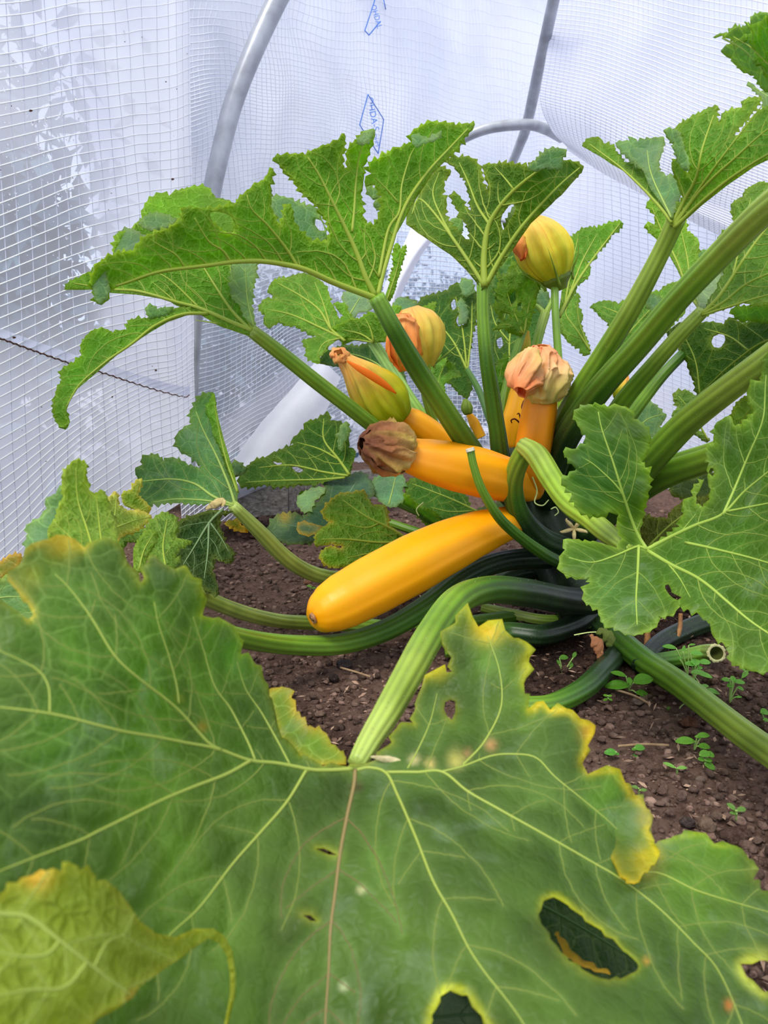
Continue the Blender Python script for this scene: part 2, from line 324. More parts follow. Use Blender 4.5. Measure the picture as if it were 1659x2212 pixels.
GREEN_U = srgb(92, 134, 22); GREEN_T = srgb(66, 116, 48); BLUE_T = srgb(96, 138, 92); DARK_T = srgb(50, 88, 52); DARK_U = srgb(48, 92, 14)
YOUNG = srgb(100, 150, 40); PALE_U = srgb(132, 150, 50)
def leaf(parent, sheets, veins=(), res=8., thick=.0005, vside=.5, label=None, name='leaf', seed=0, auto=1.0, vcol=None):
    rnd = random.Random(seed*31+7); V, Fc, Cc, UVs, VP, CL, MI = [], [], [], [], [], [], []; off = 0; depth = []
    # every vein with its side branches, in the frame of its sheet
    vs = []
    for v in veins:
        si = v[2] if len(v) > 2 else 0; c = np.array(v[0], float); L = np.sum(np.linalg.norm(np.diff(c, axis=0), axis=1))
        c = catmull(c, max(6, int(L/9))); w = v[1]*(1-np.linspace(0, 1, len(c))**1.2*.72); vs.append([si, c, w, [], v[3:]])
    for sh_i, sh in enumerate(sheets):
        poly = np.array([q[:2] for q in sh['o']], float); holes = [np.array(h, float) for h in sh.get('h', [])]
        mains = [v for v in vs if v[0] == sh_i]
        if not mains or auto <= 0: continue
        A = np.vstack([m[1][:-1] for m in mains]); B = np.vstack([m[1][1:] for m in mains]); idx = np.concatenate([[k]*(len(m[1])-1) for k, m in enumerate(mains)])
        for mi_, m in enumerate(mains):
            c, w = m[1], m[2]; seg = np.linalg.norm(np.diff(c, axis=0), axis=1); s = np.r_[0, np.cumsum(seg)]; L = s[-1]
            gap = sh.get('gap', 34.)/auto; pos = gap*rnd.uniform(.8, 1.2); side = rnd.choice((-1, 1)); oth = idx != mi_
            while pos < L*.97:
                k = min(np.searchsorted(s, pos), len(c)-2); t = c[min(k+1, len(c)-1)]-c[max(k-1, 0)]; t = t/(np.hypot(*t)+1e-9)
                for sd in (side, -side):
                    an = math.radians(rnd.uniform(48, 66))*sd; q = c[k].copy(); d = np.array([t[0]*math.cos(an)-t[1]*math.sin(an), t[0]*math.sin(an)+t[1]*math.cos(an)])
                    pts = [q.copy()]; bend = -sd*rnd.uniform(.15, .42)*7/gap
                    for _ in range(40):
                        d = np.array([d[0]*math.cos(bend)-d[1]*math.sin(bend), d[0]*math.sin(bend)+d[1]*math.cos(bend)]); q = q+d*7+np.array([rnd.gauss(0, .7), rnd.gauss(0, .7)])
                        if not inside(q[None], poly)[0] or any(inside(q[None], h)[0] for h in holes): break
                        if len(pts) > 2 and oth.any() and segdist(q[None], A[oth], B[oth])[0] < 9: break
                        if len(pts) > 2 and len(m[3]) and min(np.hypot(*(q-z)) for br in m[3][-4:] for z in br[0]) < 8: break
                        pts.append(q.copy())
                    if len(pts) > 2: m[3].append((np.array(pts), np.linspace(w[k]*.42, w[k]*.10+.3, len(pts))))
                    pos += gap*.12
                side = -side; pos += gap*rnd.uniform(.75, 1.25)
    for sh_i, sh in enumerate(sheets):
        f = tps(sh['a']) if 'a' in sh else (lambda x, y, g=depth[sh['like']], dz=sh.get('dz', -.01): g(x, y)+dz)
        if 'blend' in sh:       # a flap that leaves the sheet it grows from
            g, dz, (bx, by, ux, uy) = depth[sh['like']], sh['dz'], sh['blend']
            f = lambda x, y, g=g, dz=dz, bx=bx, by=by, ux=ux, uy=uy: g(x, y)+.002+(dz-.002)*np.clip((np.ravel(x)-bx)*ux+(np.ravel(y)-by)*uy, 0, 1.5)
        depth.append(f)
        o = serrate(sh['o'], sh.get('tooth', 13.), sh.get('amp', .42), rnd); hs = [serrate(h, sh.get('tooth', 13.)*.8, .12, rnd) for h in sh.get('h', [])]
        r = sh.get('res', res); lo, hi = o.min(0), o.max(0)
        gx, gy = np.meshgrid(np.arange(lo[0], hi[0], r), np.arange(lo[1], hi[1], r*.87)); gx[1::2] += r/2
        g = np.c_[gx.ravel(), gy.ravel()]; g = g+np.array([[rnd.uniform(-.15, .15)*r, rnd.uniform(-.15, .15)*r] for _ in range(len(g))])
        ok = inside(g, o)
        for h in hs: ok &= ~inside(g, h)
        g = g[ok]; rings = [o]+hs; A = np.vstack(rings); B = np.vstack([np.roll(q, -1, 0) for q in rings])
        if len(g): de = segdist(g, A, B); g = g[de > r*.45]
        pts = np.vstack([A, g]); ed, s0 = [], 0
        for q in rings:
            n = len(q); ed += [(s0+i, s0+(i+1) % n) for i in range(n)]; s0 += n
        rv, _, rf, _, _, _ = delaunay_2d_cdt([Vector(q) for q in pts], ed, [], 0, 1e-5)
        p = np.array([(q.x, q.y) for q in rv]); t = np.array([list(q) for q in rf]); cen = p[t].mean(1); ok = inside(cen, o)
        for h in hs: ok &= ~inside(cen, h)
        t = t[ok]; used = np.unique(t); mp = -np.ones(len(p), int); mp[used] = np.arange(len(used)); p = p[used]; t = mp[t]
        d = f(p[:, 0], p[:, 1]); X = P(p[:, 0], p[:, 1], d)
        ua, uf = sh.get('und', (.003, 14.)); de = segdist(p, A, B); px = np.median(d)/F
        X = X+FW*(fbm(X, uf, seed)*ua*(1.0+1.2*np.exp(-de*px/.012)))[:, None]
        e1, e2 = X[t[:, 1]]-X[t[:, 0]], X[t[:, 2]]-X[t[:, 0]]; fn = np.cross(e1, e2)
        flip = np.median(np.einsum('ij,ij->i', fn, (CAM-X[t[:, 0]]))) < 0
        if flip: t = t[:, ::-1]; fn = -fn
        N = np.zeros_like(X)
        for k in range(3): np.add.at(N, t[:, k], fn)
        N /= np.linalg.norm(N, axis=1)[:, None]+1e-12
        mine = [v for v in vs if v[0] == sh_i]; vp = np.zeros(len(p))
        if mine:
            A2 = np.vstack([v[1][:-1] for v in mine]+[b[0][:-1] for v in mine for b in v[3]]); B2 = np.vstack([v[1][1:] for v in mine]+[b[0][1:] for v in mine for b in v[3]])
            w2 = np.concatenate([v[2][:-1]*.5 for v in mine]+[b[1][:-1]*.5 for v in mine for b in v[3]])
            dv = np.maximum(segdist(p, A2, B2, w2), 0)*px; vp = np.exp(-(dv/.0016)**2)
            q = sh.get('quilt', .0016)*(1-np.exp(-(dv/.006)**2)); X = X+N*(q if sh['s'] == 't' else -q*1.0)[:, None]
            for v in mine: v.append((f, X, p))
        ye = np.clip(np.exp(-de*px/sh.get('yw', .0035))*(1+.6*vnoise(X, 45, seed+3)), 0, 1)*sh.get('yl', .25)
        big = np.clip(fbm(X, 9, seed+5)*1.6-.15, 0, 1)*sh.get('patch', .25)
        c0 = np.array(sh.get('c', GREEN_U if sh['s'] == 'u' else GREEN_T)); c = c0[None]*(1+.18*fbm(X, 22, seed+9))[:, None]
        c = c+(srgb(120, 150, 40)-c)*big[:, None]*.4
        yc = np.array(sh.get('yc', srgb(178, 184, 60))); c = c+(yc-c)*np.clip(ye, 0, 1)[:, None]
        for (bx, by, br, bc, bs) in sh.get('spots', []):
            k = np.exp(-(((p[:, 0]-bx)**2+(p[:, 1]-by)**2)/br**2)**1.3)*bs*(1+.5*vnoise(X, 120, 3)); c = c+(np.array(bc)-c)*np.clip(k, 0, 1)[:, None]
        for (lp, lw, lc, ls_) in sh.get('lines', []):
            la = catmull(lp, len(lp)*6); dd = segdist(p, la[:-1], la[1:]); k = np.exp(-(dd/lw)**2)*ls_*(1+.35*vnoise(X, 70, 8)); c = c+(np.array(lc)-c)*np.clip(k, 0, 1)[:, None]
        cm = np.full(len(p), float(sh.get('cell', 1.)))
        for (bx, by, br, bv) in sh.get('cellmap', []): cm = cm+(bv-cm)*np.exp(-(((p[:, 0]-bx)**2+(p[:, 1]-by)**2)/br**2)**1.5)
        c = c*(1+sh.get('mottle', .12)*fbm(X, 55, seed+12))[:, None]
        cen = X.mean(0); U, S, Vt = np.linalg.svd(X-cen, full_matrices=False); uv = (X-cen)@Vt[:2].T+seed*.37
        n = len(X); ek = np.sort(np.vstack([t[:, [0, 1]], t[:, [1, 2]], t[:, [2, 0]]]), 1); de_ = np.vstack([t[:, [0, 1]], t[:, [1, 2]], t[:, [2, 0]]])
        key = ek[:, 0]*n+ek[:, 1]; un, ix, ct = np.unique(key, return_index=True, return_counts=True); be = de_[ix[ct == 1]]
        Xb = X-N*thick; m0 = 0 if sh['s'] == 't' else 1
        rim = np.c_[be[:, 1], be[:, 0], be[:, 0]+n, be[:, 1]+n]
        V += [X, Xb]; Cc += [c, c]; UVs += [uv, uv]; VP += [vp, vp]; CL += [cm, cm]
        Fc += [list(q) for q in t+off]+[list(q) for q in (t[:, ::-1]+n+off)]+[list(q) for q in rim+off]
        MI += [m0]*len(t)+[1-m0]*len(t)+[1]*len(rim); off += 2*n
    o = mesh(name, np.vstack(V), Fc, [MAT['top'], MAT['under']], parent, np.vstack(Cc), np.vstack(UVs), mi=MI, attrs={'vein': np.concatenate(VP), 'cell': np.concatenate(CL)})
    if label: o['label'] = label
    for v in vs:
        if len(v) < 6: continue
        f, X, p = v[5]; ex = v[4]; sh = sheets[v[0]]; parts = []
        vc = ex[0] if ex else vcol if vcol is not None else (srgb(142, 160, 52) if sh['s'] == 'u' else srgb(146, 170, 80))
        for j, (c, w) in enumerate([(v[1], v[2])]+v[3]):
            near = np.array([np.argmin(((p-q)**2).sum(1)) for q in c]); d = f(c[:, 0], c[:, 1])
            # carry the sheet's own relief over to the centre line
            Xn = X[near]; flat = P(p[near, 0], p[near, 1], f(p[near, 0], p[near, 1])); rel = Xn-flat
            if len(rel) > 4: rel = np.stack([np.convolve(np.pad(rel[:, k], 2, 'edge'), np.ones(5)/5, 'valid') for k in range(3)], 1)
            C = P(c[:, 0], c[:, 1], d)+rel; R = np.maximum(w/2*d/F, .00018); C = C+(CAM-C)/np.linalg.norm(CAM-C, axis=1)[:, None]*R[:, None]*(vside-.35)
            a, b, _ = tube_mesh(C, R, 8 if j == 0 else 5, caps=(j == 0)); parts.append((a, b, vc*(1 if j == 0 else (.90 if sh['s'] == 'u' else .68))))
        A_, B_, C_ = join(parts); vo = mesh('vein', A_, B_, MAT['vein'], o, C_)
        if len(ex) > 1: vo['label'] = ex[1]
    return o

def stem(parent, name, path, cols, n=48, k=42, ridge=.10, rn=9, label=None, mat='stem', hairs=0, seed=0, caps=True, flat=1.0):
    """path rows: x, y, depth, width in the photograph's pixels"""
    q = catmull(path, n); d = q[:, 2]; C = P(q[:, 0], q[:, 1], d); R = q[:, 3]/2*d/F
    V, f, th = tube_mesh(C, R, k, caps, ridge, rn, twist=.25, flat=flat); t = np.r_[np.repeat(np.linspace(0, 1, n), k), ([0, 1] if caps else [])]
    cs = np.array([c for c in cols]); tt = np.linspace(0, 1, len(cs)); c = np.stack([np.interp(t, tt, cs[:, i]) for i in range(3)], 1)
    rib = np.abs(np.cos(rn*th/2)); c = c*(.74+.42*rib**.8)[:, None]*(1+.10*fbm(V, 30, seed))[:, None]
    o = mesh(name, V, f, MAT[mat], parent, c)
    if label: o['label'] = label
    if hairs:
        rnd = random.Random(seed+99); parts = []
        T = np.gradient(C, axis=0); T /= np.linalg.norm(T, axis=1)[:, None]
        for _ in range(hairs):
            i = rnd.randrange(1, n-1); a = rnd.uniform(0, 2*math.pi); u = np.cross(T[i], [.3, .2, .9]); u /= np.linalg.norm(u); w = np.cross(T[i], u)
            dr = math.cos(a)*u+math.sin(a)*w; b = C[i]+dr*R[i]*.97; L = rnd.uniform(.0008, .0019); r = .00013; e = b+dr*L+T[i]*rnd.uniform(-.4, .4)*L
            parts.append((np.array([b+u*r, b+w*r, b-(u+w)*r*.7, e]), [[0, 1, 3], [1, 2, 3], [2, 0, 3]]))
        A_, B_, _ = join(parts); h = mesh('bristle_hairs', A_, B_, MAT['vein'], o, srgb(190, 205, 140)); h['kind'] = 'stuff'
    return o
def fruit(parent, path, prof, col, n=70, k=64, label=None, facets=.030, shade=None, name='zucchini'):
    q = catmull(path, n); C = P(q[:, 0], q[:, 1], q[:, 2]); t = np.linspace(0, 1, n); R = np.interp(t, [a for a, _ in prof], [b for _, b in prof])
    R = np.convolve(np.pad(R, 2, 'edge'), np.ones(5)/5, 'valid') if False else R
    V, f, th = tube_mesh(C, R, k, True, 0); T = np.tile(t, (k, 1)).T.ravel(); T = np.r_[T, 0, 1]; th_ = th
    ctr = np.vstack([np.repeat(C, k, 0), C[:1], C[-1:]]); V = ctr+(V-ctr)*(1+facets*2.2*(np.abs(np.cos(2.5*th_+.5))-.64)+facets*.3*np.cos(10*th_+1))[:, None]
    c = np.array(col)[None]*(1+.05*np.cos(5*th_))[:, None]*(1+.06*fbm(V, 16, 2))[:, None]
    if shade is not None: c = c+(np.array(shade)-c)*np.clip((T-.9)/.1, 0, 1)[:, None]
    o = mesh(name, V, f, MAT['fruit'], parent, c)
    if label: o['label'] = label
    return o
def blossom(parent, base, tip, prof, cols, name='blossom', petals=5, twist=.6, ribs=.07, crumple=.0, cf=60., seed=0, bend=(0, 0, 0), overlap=.35, n=44, k=20, mat='petal', label=None, flare=0., squash=1.0):
    """a closed flower between two points (x, y, depth); every petal wraps part of the way round"""
    B, T = P(*base), P(*tip); ax = T-B; L = np.linalg.norm(ax); az = ax/L; u = np.cross(az, FW); u /= np.linalg.norm(u); w = np.cross(az, u)
    mid = (B+T)/2; root = bpy.data.objects.new(name, None); COL.objects.link(root); root.parent = parent; root.empty_display_size = .01
    if label: root['label'] = label
    ts = np.linspace(0, 1, n); R = np.interp(ts, [p[0] for p in prof], [p[1] for p in prof]); R = np.convolve(np.pad(R, 3, 'edge'), np.ones(7)/7, 'valid')
    R[0] = prof[0][1]; cs = np.array([c[1] for c in cols]); ct = [c[0] for c in cols]; bd = np.array(bend, float); bv = bd[0]*RT+bd[1]*UP+bd[2]*FW
    for j in range(petals):
        s = np.linspace(0, 1, k); th = (j+s*(1+overlap)-.15)*2*np.pi/petals
        TT, SS = np.meshgrid(ts, s, indexing='ij'); TH = th[None]+twist*TT**2
        rib = ribs*(np.cos((SS-.5)*2*np.pi*3)*.6+np.exp(-((SS-.5)/.06)**2)*.9)*np.sin(np.pi*np.clip(TT*1.15, 0, 1))
        rr = R[:, None]*(1+rib-.05+.10*SS+flare*TT**3*(SS-.5)**2*4)
        X = B+az*(TT*L)[..., None]+(np.cos(TH)*rr)[..., None]*u+(np.sin(TH)*rr*squash)[..., None]*w+bv*(TT**2)[..., None]
        X = X.reshape(-1, 3); dirn = X-(B+az*((X-B)@az)[:, None]); dirn /= np.linalg.norm(dirn, axis=1)[:, None]+1e-9
        if crumple:          # long folds that run with the petal
            Y = np.stack([np.cos(TH)*rr, np.sin(TH)*rr, TT*L*.28], -1).reshape(-1, 3); Y = Y+vnoise(X, cf*.45, seed+3)[:, None]*.004
            fz = (1-np.abs(fbm(Y, cf, seed+j, 1)))**2.2-.5; X = X+dirn*(fz*crumple)[:, None]+az*(vnoise(X, cf*.4, seed+9)*crumple*.5)[:, None]
        c = np.stack([np.interp(TT.ravel(), ct, cs[:, i]) for i in range(3)], 1)
        mr = np.exp(-((SS.ravel()-.5)/.10)**2)*np.clip(1.1-TT.ravel(), 0, 1); c = c+(srgb(170, 190, 40)*np.array([1, 1, 1])-c)*(mr*.35)[:, None]
        ed = np.clip(np.abs(SS.ravel()-.5)*2-.7, 0, 1)/.3*TT.ravel(); c = c+(cs[-1]-c)*(ed*.5)[:, None]
        c = c*(1+.12*fbm(X, 90, seed+j))[:, None]
        i = np.arange(n-1)[:, None]*k; jj = np.arange(k-1)[None]; q = np.stack([i+jj, i+jj+1, i+k+jj+1, i+k+jj], -1).reshape(-1, 4)
        N = dirn; m = len(X); Xi = X-N*.0004; V = np.vstack([X, Xi]); b = np.r_[np.arange(k), np.arange(1, n)*k+k-1, (n-1)*k+np.arange(k-2, -1, -1), np.arange(n-2, 0, -1)*k]
        rim = np.c_[b, np.roll(b, -1), np.roll(b, -1)+m, b+m]
        o = mesh('petal', V, np.vstack([q, q[:, ::-1]+m, rim[:, ::-1]]), MAT[mat], root, np.vstack([c, c]), np.vstack([np.c_[TT.ravel()*1.0, SS.ravel()]]*2))
        o.matrix_parent_inverse = Matrix.Identity(4)
    return root, B, az, u, w

# ------------------------------------------------------------------ tunnel film
def surf(grid, nu, nv, wrinkle=0., wf=6., seed=0, ui=None, vi=None, thick=.0):
    """smooth sheet through a grid of control points (x, y, depth); rows run down, columns across. ui, vi: thread numbers of columns, rows"""
    g = np.array(grid, float); R_, C_ = g.shape[:2]; ui = np.arange(C_, dtype=float) if ui is None else np.array(ui, float); vi = np.arange(R_, dtype=float) if vi is None else np.array(vi, float)
    def interp1(x, xs, Y):       # Catmull-Rom with uneven knots
        k = np.clip(np.searchsorted(xs, x, side='right')-1, 0, len(xs)-2); h = (xs[k+1]-xs[k]); t = (x-xs[k])/h
        m = np.gradient(Y, xs, axis=0); t = t.reshape(-1, *([1]*(Y.ndim-1))); h = h.reshape(t.shape)
        return (2*t**3-3*t**2+1)*Y[k]+(t**3-2*t**2+t)*h*m[k]+(-2*t**3+3*t**2)*Y[k+1]+(t**3-t**2)*h*m[k+1]
    def at(u, v):                 # arrays of u and v -> grid of points
        a = interp1(v, vi, g); a = np.swapaxes(interp1(u, ui, np.swapaxes(a, 0, 1)), 0, 1)
        X = P(a[..., 0], a[..., 1], a[..., 2]); s = X.shape; Y = X.reshape(-1, 3)
        if wrinkle:
            n = vnoise(Y*np.array([1, 1, .45]), wf, seed)+.5*vnoise(Y, wf*2.3, seed+4); Y = Y+(FW*.8+RT*.5)*(n*wrinkle)[:, None]
        return Y.reshape(s)
    return at, ui, vi
def film(name, at, ui, vi, clear, kind='structure', nu=90, nv=110, threads=True, tw=.0007, fu=1.0, fv=1.0, cu=None, cv=None, sub=5):
    u = np.linspace(ui[0], ui[-1], nu); v = np.linspace(vi[0], vi[-1], nv); X = at(u, v); q = X.reshape(-1, 3)
    i = np.arange(nv-1)[:, None]*nu; j = np.arange(nu-1)[None]; Fq = np.stack([i+j, i+j+1, i+nu+j+1, i+nu+j], -1).reshape(-1, 4)
    cl = clear(q, X) if callable(clear) else np.full(len(q), clear)
    o = mesh(name, q, Fq, MAT['film'], None, attrs={'clear': cl}); 
    if kind: o['kind'] = kind
    if threads:
        parts = []; 
        def ribbon(Cn, r):
            a, b, _ = tube_mesh(Cn, np.full(len(Cn), r), 4, caps=False); return a, b
        for (lo, hi, step, dirn, col, nm, tw) in ((vi[0], vi[-1], fv, 'v', cv, 'weft_threads', tw), (ui[0], ui[-1], fu, 'u', cu, 'warp_threads', tw*.7)):
            Vs, Fs, off = [], [], 0
            for t in np.arange(math.ceil(lo/step)*step, hi, step):
                Cn = at(np.linspace(ui[0], ui[-1], nu*sub//3), np.array([t]))[0] if dirn == 'v' else at(np.array([t]), np.linspace(vi[0], vi[-1], nv*sub//3))[:, 0]
                toc = (CAM-Cn)/np.linalg.norm(CAM-Cn, axis=1)[:, None]; Cn = Cn+toc*tw*1.2
                a, b = ribbon(Cn, tw); Vs.append(a); Fs.append(b+off); off += len(a)
            th = mesh(nm, np.vstack(Vs), np.vstack(Fs), MAT['thread'], o, col); th['kind'] = 'stuff'
    return o
# ------------------------------------------------------------------ soil
def soil():
    x0, x1, y0, y1 = -1.5, 2.3, .12, 2.9; out = []
    xs = np.concatenate([np.linspace(x0, -.65, 50), np.linspace(-.64, 1.0, 300), np.linspace(1.02, x1, 70)]); ys = np.concatenate([np.linspace(y0, 1.5, 300), np.linspace(1.51, y1, 130)])
    X, Y = np.meshgrid(xs, ys); p = np.c_[X.ravel(), Y.ravel(), np.zeros(X.size)]
    h = fbm(p, 4, 1, 2)*.010+fbm(p, 28, 2, 3)*.0045+np.abs(fbm(p, 110, 5, 3))*.0055
    wet = np.clip(fbm(p, 3.2, 21, 3)*1.5+.22+.75*(np.exp(-((p[:, 0]-.33)**2+(p[:, 1]-.95)**2)/.06))-.9*np.exp(-((p[:, 0]-.27)**2+(p[:, 1]-.60)**2)/.016)-.6*np.exp(-((p[:, 0]+.2)**2+(p[:, 1]-1.25)**2)/.05), 0, 1)
    p[:, 2] = h-.004
    c = srgb(134, 106, 94)+(srgb(58, 40, 33)-srgb(134, 106, 94))*wet[:, None]
    n = len(xs); i = np.arange(len(ys)-1)[:, None]*n; j = np.arange(n-1)[None]; Fq = np.stack([i+j, i+j+1, i+n+j+1, i+n+j], -1).reshape(-1, 4)
    fl = mesh('floor', p, Fq, MAT['soil'], None, c); fl['kind'] = 'structure'; fl['label'] = 'crumbly brown garden soil of the bed'
    # crumbs: thousands of small angular lumps, nearer ones finer
    rs = np.random.RandomState(4); ico = []
    t = (1+5**.5)/2; b = np.array([(-1, t, 0), (1, t, 0), (-1, -t, 0), (1, -t, 0), (0, -1, t), (0, 1, t), (0, -1, -t), (0, 1, -t), (t, 0, -1), (t, 0, 1), (-t, 0, -1), (-t, 0, 1)], float); b /= np.linalg.norm(b[0])
    fc = np.array([(0, 11, 5), (0, 5, 1), (0, 1, 7), (0, 7, 10), (0, 10, 11), (1, 5, 9), (5, 11, 4), (11, 10, 2), (10, 7, 6), (7, 1, 8), (3, 9, 4), (3, 4, 2), (3, 2, 6), (3, 6, 8), (3, 8, 9), (4, 9, 5), (2, 4, 11), (6, 2, 10), (8, 6, 7), (9, 8, 1)])
    N = 42000; r = rs.rand(N); yy = .30+1.55*r**1.3; xx = (rs.rand(N)*1.15-.52)*yy*1.05+.02
    s = .0009+.0044*rs.rand(N)**5.0; s *= .75+.35*yy
    q = np.c_[xx, yy, np.zeros(N)]; hz = fbm(q, 4, 1, 2)*.010+fbm(q, 28, 2, 3)*.0045+np.abs(fbm(q, 110, 5, 3))*.0055-.004
    wet = np.clip(fbm(q, 3.2, 21, 3)*1.5+.22+.75*np.exp(-((xx-.33)**2+(yy-.95)**2)/.06)-.9*np.exp(-((xx-.27)**2+(yy-.60)**2)/.016)-.6*np.exp(-((xx+.2)**2+(yy-1.25)**2)/.05), 0, 1)
    def lumps(ctr, size, squish, colr):
        n = len(ctr); V = b[None]*size[:, None, None]*(1+rs.uniform(-.35, .35, (n, 12, 1)))*np.c_[rs.uniform(.7, 1.4, n), rs.uniform(.7, 1.3, n), squish][:, None]
        a = rs.rand(n)*6.28; V = np.stack([V[..., 0]*np.cos(a)[:, None]-V[..., 1]*np.sin(a)[:, None], V[..., 0]*np.sin(a)[:, None]+V[..., 1]*np.cos(a)[:, None], V[..., 2]], -1)+ctr[:, None]
        return V.reshape(-1, 3), (fc[None]+np.arange(n)[:, None, None]*12).reshape(-1, 3), np.repeat(colr, 12, 0)
    base = srgb(166, 136, 122)+(srgb(84, 60, 48)-srgb(166, 136, 122))*wet[:, None]; cc = base*(rs.uniform(.45, 1.2, (N, 1))+.9*(rs.rand(N, 1) < .13))
    V, f_, c_ = lumps(np.c_[xx, yy, hz+s*.35], s, rs.uniform(.5, .9, N), cc)
    cr = mesh('soil_crumbs', V, f_, MAT['soil'], None, c_, smooth=False); tag(cr, 'loose brown soil crumbs scattered over the bed', 'soil', kind='stuff')
    # dry chips and husks lying on the soil
    N = 2600; yy = .30+1.2*rs.rand(N)**1.2; xx = (rs.rand(N)*1.15-.52)*yy*1.05+.02; q = np.c_[xx, yy, np.zeros(N)]
    hz = fbm(q, 4, 1, 2)*.010+fbm(q, 28, 2, 3)*.0045+.004; L = rs.uniform(.0012, .0050, N); a = rs.rand(N)*6.28; d = np.c_[np.cos(a), np.sin(a), rs.uniform(-.4, .6, N)]; e = np.c_[-np.sin(a), np.cos(a), rs.uniform(-.3, .3, N)]
    wd_ = L*rs.uniform(.12, .5, N); V = np.stack([q+np.c_[0*hz, 0*hz, hz]-d*L[:, None], q+np.c_[0*hz, 0*hz, hz]+e*wd_[:, None]+[0, 0, .0006], q+np.c_[0*hz, 0*hz, hz]+d*L[:, None], q+np.c_[0*hz, 0*hz, hz]-e*wd_[:, None]], 1).reshape(-1, 3)
    k = np.arange(N)[:, None]*4; f2 = np.c_[k, k+1, k+2, k+3]; cc = np.repeat(srgb(170, 142, 122)*rs.uniform(.5, 1.25, (N, 1)), 4, 0)
    ch = mesh('bark_chips', V, f2, MAT['dry'], None, cc, smooth=False); tag(ch, 'dry pale bark chips and husks strewn on the soil', 'mulch', kind='stuff')
    def ground(x, y):
        q = np.array([[x, y, 0.]]); return float(fbm(q, 4, 1, 2)[0]*.010+fbm(q, 28, 2, 3)[0]*.0045)
    # single stones and clods that can be told apart
    for (px, py, w, h, col, lab, nm) in [
        (1527, 1778, 42, 36, (158, 132, 112), 'pale tan angular stone near the lower right clods', 'stone'),
        (1487, 1768, 34, 24, (104, 90, 86), 'dark grey clod beside the pale tan stone', 'clod'),
        (1472, 1718, 22, 26, (150, 124, 112), 'upright pinkish clod above the tan stone', 'clod'),
        (1549, 1752, 30, 20, (146, 122, 108), 'small light clod up and right of the tan stone', 'clod'),
        (1585, 1790, 60, 36, (112, 88, 78), 'large crumbly brown clod right of the tan stone', 'clod'),
        (1447, 1746, 26, 18, (138, 114, 102), 'flat brownish clod left of the tan stone', 'clod'),
        (1512, 1682, 20, 14, (168, 146, 132), 'small whitish pebble in the clods below the sprouts', 'pebble'),
        (1430, 1705, 24, 14, (140, 112, 100), 'smooth brown clod by the yellow leaf edge', 'clod'),
        (1635, 1795, 24, 16, (150, 126, 112), 'light clod at the right rim of the soil', 'clod'),
        (742, 1434, 38, 22, (104, 94, 92), 'grey flat stone on the soil below the large zucchini', 'stone'),
        (722, 1456, 24, 18, (72, 60, 58), 'dark stone just under the grey flat stone', 'stone'),
        (580, 1449, 26, 12, (150, 122, 108), 'flat light chip of clod left of the grey stone', 'clod'),
        (690, 1548, 26, 12, (164, 136, 120), 'pale flat clod beside the foreground leaf tip', 'clod'),
        (632, 1090, 34, 28, (116, 92, 80), 'rounded brown stone lying against the timber edging', 'stone'),
        (664, 1252, 22, 10, (170, 120, 92), 'reddish brown flake above the large zucchini end', 'flake'),
        (1378, 1512, 30, 16, (158, 136, 122), 'grey brown clod under the thick green stalk', 'clod'),
        (1490, 1560, 44, 20, (136, 94, 74), 'rusty brown fibrous lump between the sprouts', 'clod')]:
        d = D(px, py, .004); X = P(px, py, d); v0, v1, v2 = w/2*d/F, h/2*d/F, w*.45*d/F
        import bmesh
        bm = bmesh.new(); bmesh.ops.create_icosphere(bm, subdivisions=3, radius=1); V = np.array([v.co[:] for v in bm.verts]); f3 = np.array([[v.index for v in q.verts] for q in bm.faces]); bm.free()
        sd = int(px); nn = np.round(V*1.6+vnoise(V, 1.1, sd)[:, None]*.5)/1.6; V = V*.55+nn*.35; V *= (1+.18*fbm(V, 2.2, sd)[:, None]); V = V*np.array([v0, v2, v1])
        X[2] = ground(X[0], X[1])+v1*.55; o = mesh(nm, V+X, f3, MAT['soil'], None, np.broadcast_to(srgb(*col), (len(V), 3))); origin(o); tag(o, lab, 'stone' if nm in ('stone', 'pebble') else 'soil clod', 'stones and clods on the soil')
    return ground
GR = soil()

# ------------------------------------------------------------------ ground outside the tunnel and hedge seen through the film
o = mesh('ground', np.array([(-14, -6, -.12), (16, -6, -.12), (16, 22, -.12), (-14, 22, -.12)]), np.array([[0, 1, 2, 3]]), plain('outside_bounce_ground', srgb(196, 194, 204), .9, .1, None, (3, srgb(170, 170, 184))), None)  # unseen outside ground, its pale colour added to bounce light into the film
o['kind'] = 'structure'; o['label'] = 'unseen ground outside the tunnel, coloured pale to brighten the film'
def hedge(label, cx, cy, w, h, seed, n=5200):
    rs = np.random.RandomState(seed); q = rs.normal(0, .42, (n, 3))*[w, w*.6, h*.62]+[cx, cy, h*.42]; q[:, 2] = np.abs(q[:, 2]+.12)-.12
    d = rs.normal(0, 1, (n, 3)); d /= np.linalg.norm(d, axis=1)[:, None]; e = np.cross(d, rs.normal(0, 1, (n, 3))); e /= np.linalg.norm(e, axis=1)[:, None]; L = rs.uniform(.02, .045, (n, 1))*max(w, h)
    V = np.stack([q-d*L, q+e*L*.45, q+d*L, q-e*L*.45], 1).reshape(-1, 3); k = np.arange(n)[:, None]*4
    return tag(origin(mesh('shrub', V, np.c_[k, k+1, k+2, k+3], plain('hazed_shrub_leaf', srgb(92, 118, 132), .7, .2), None, smooth=False)), label, 'shrub')  # blue-grey leaf colour has the haze of the film painted in
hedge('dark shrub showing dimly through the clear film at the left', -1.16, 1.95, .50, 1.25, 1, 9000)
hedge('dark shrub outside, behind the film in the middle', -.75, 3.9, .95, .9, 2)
hedge('dark shrub outside beyond the far end of the tunnel', .34, 4.9, .8, .9, 3)

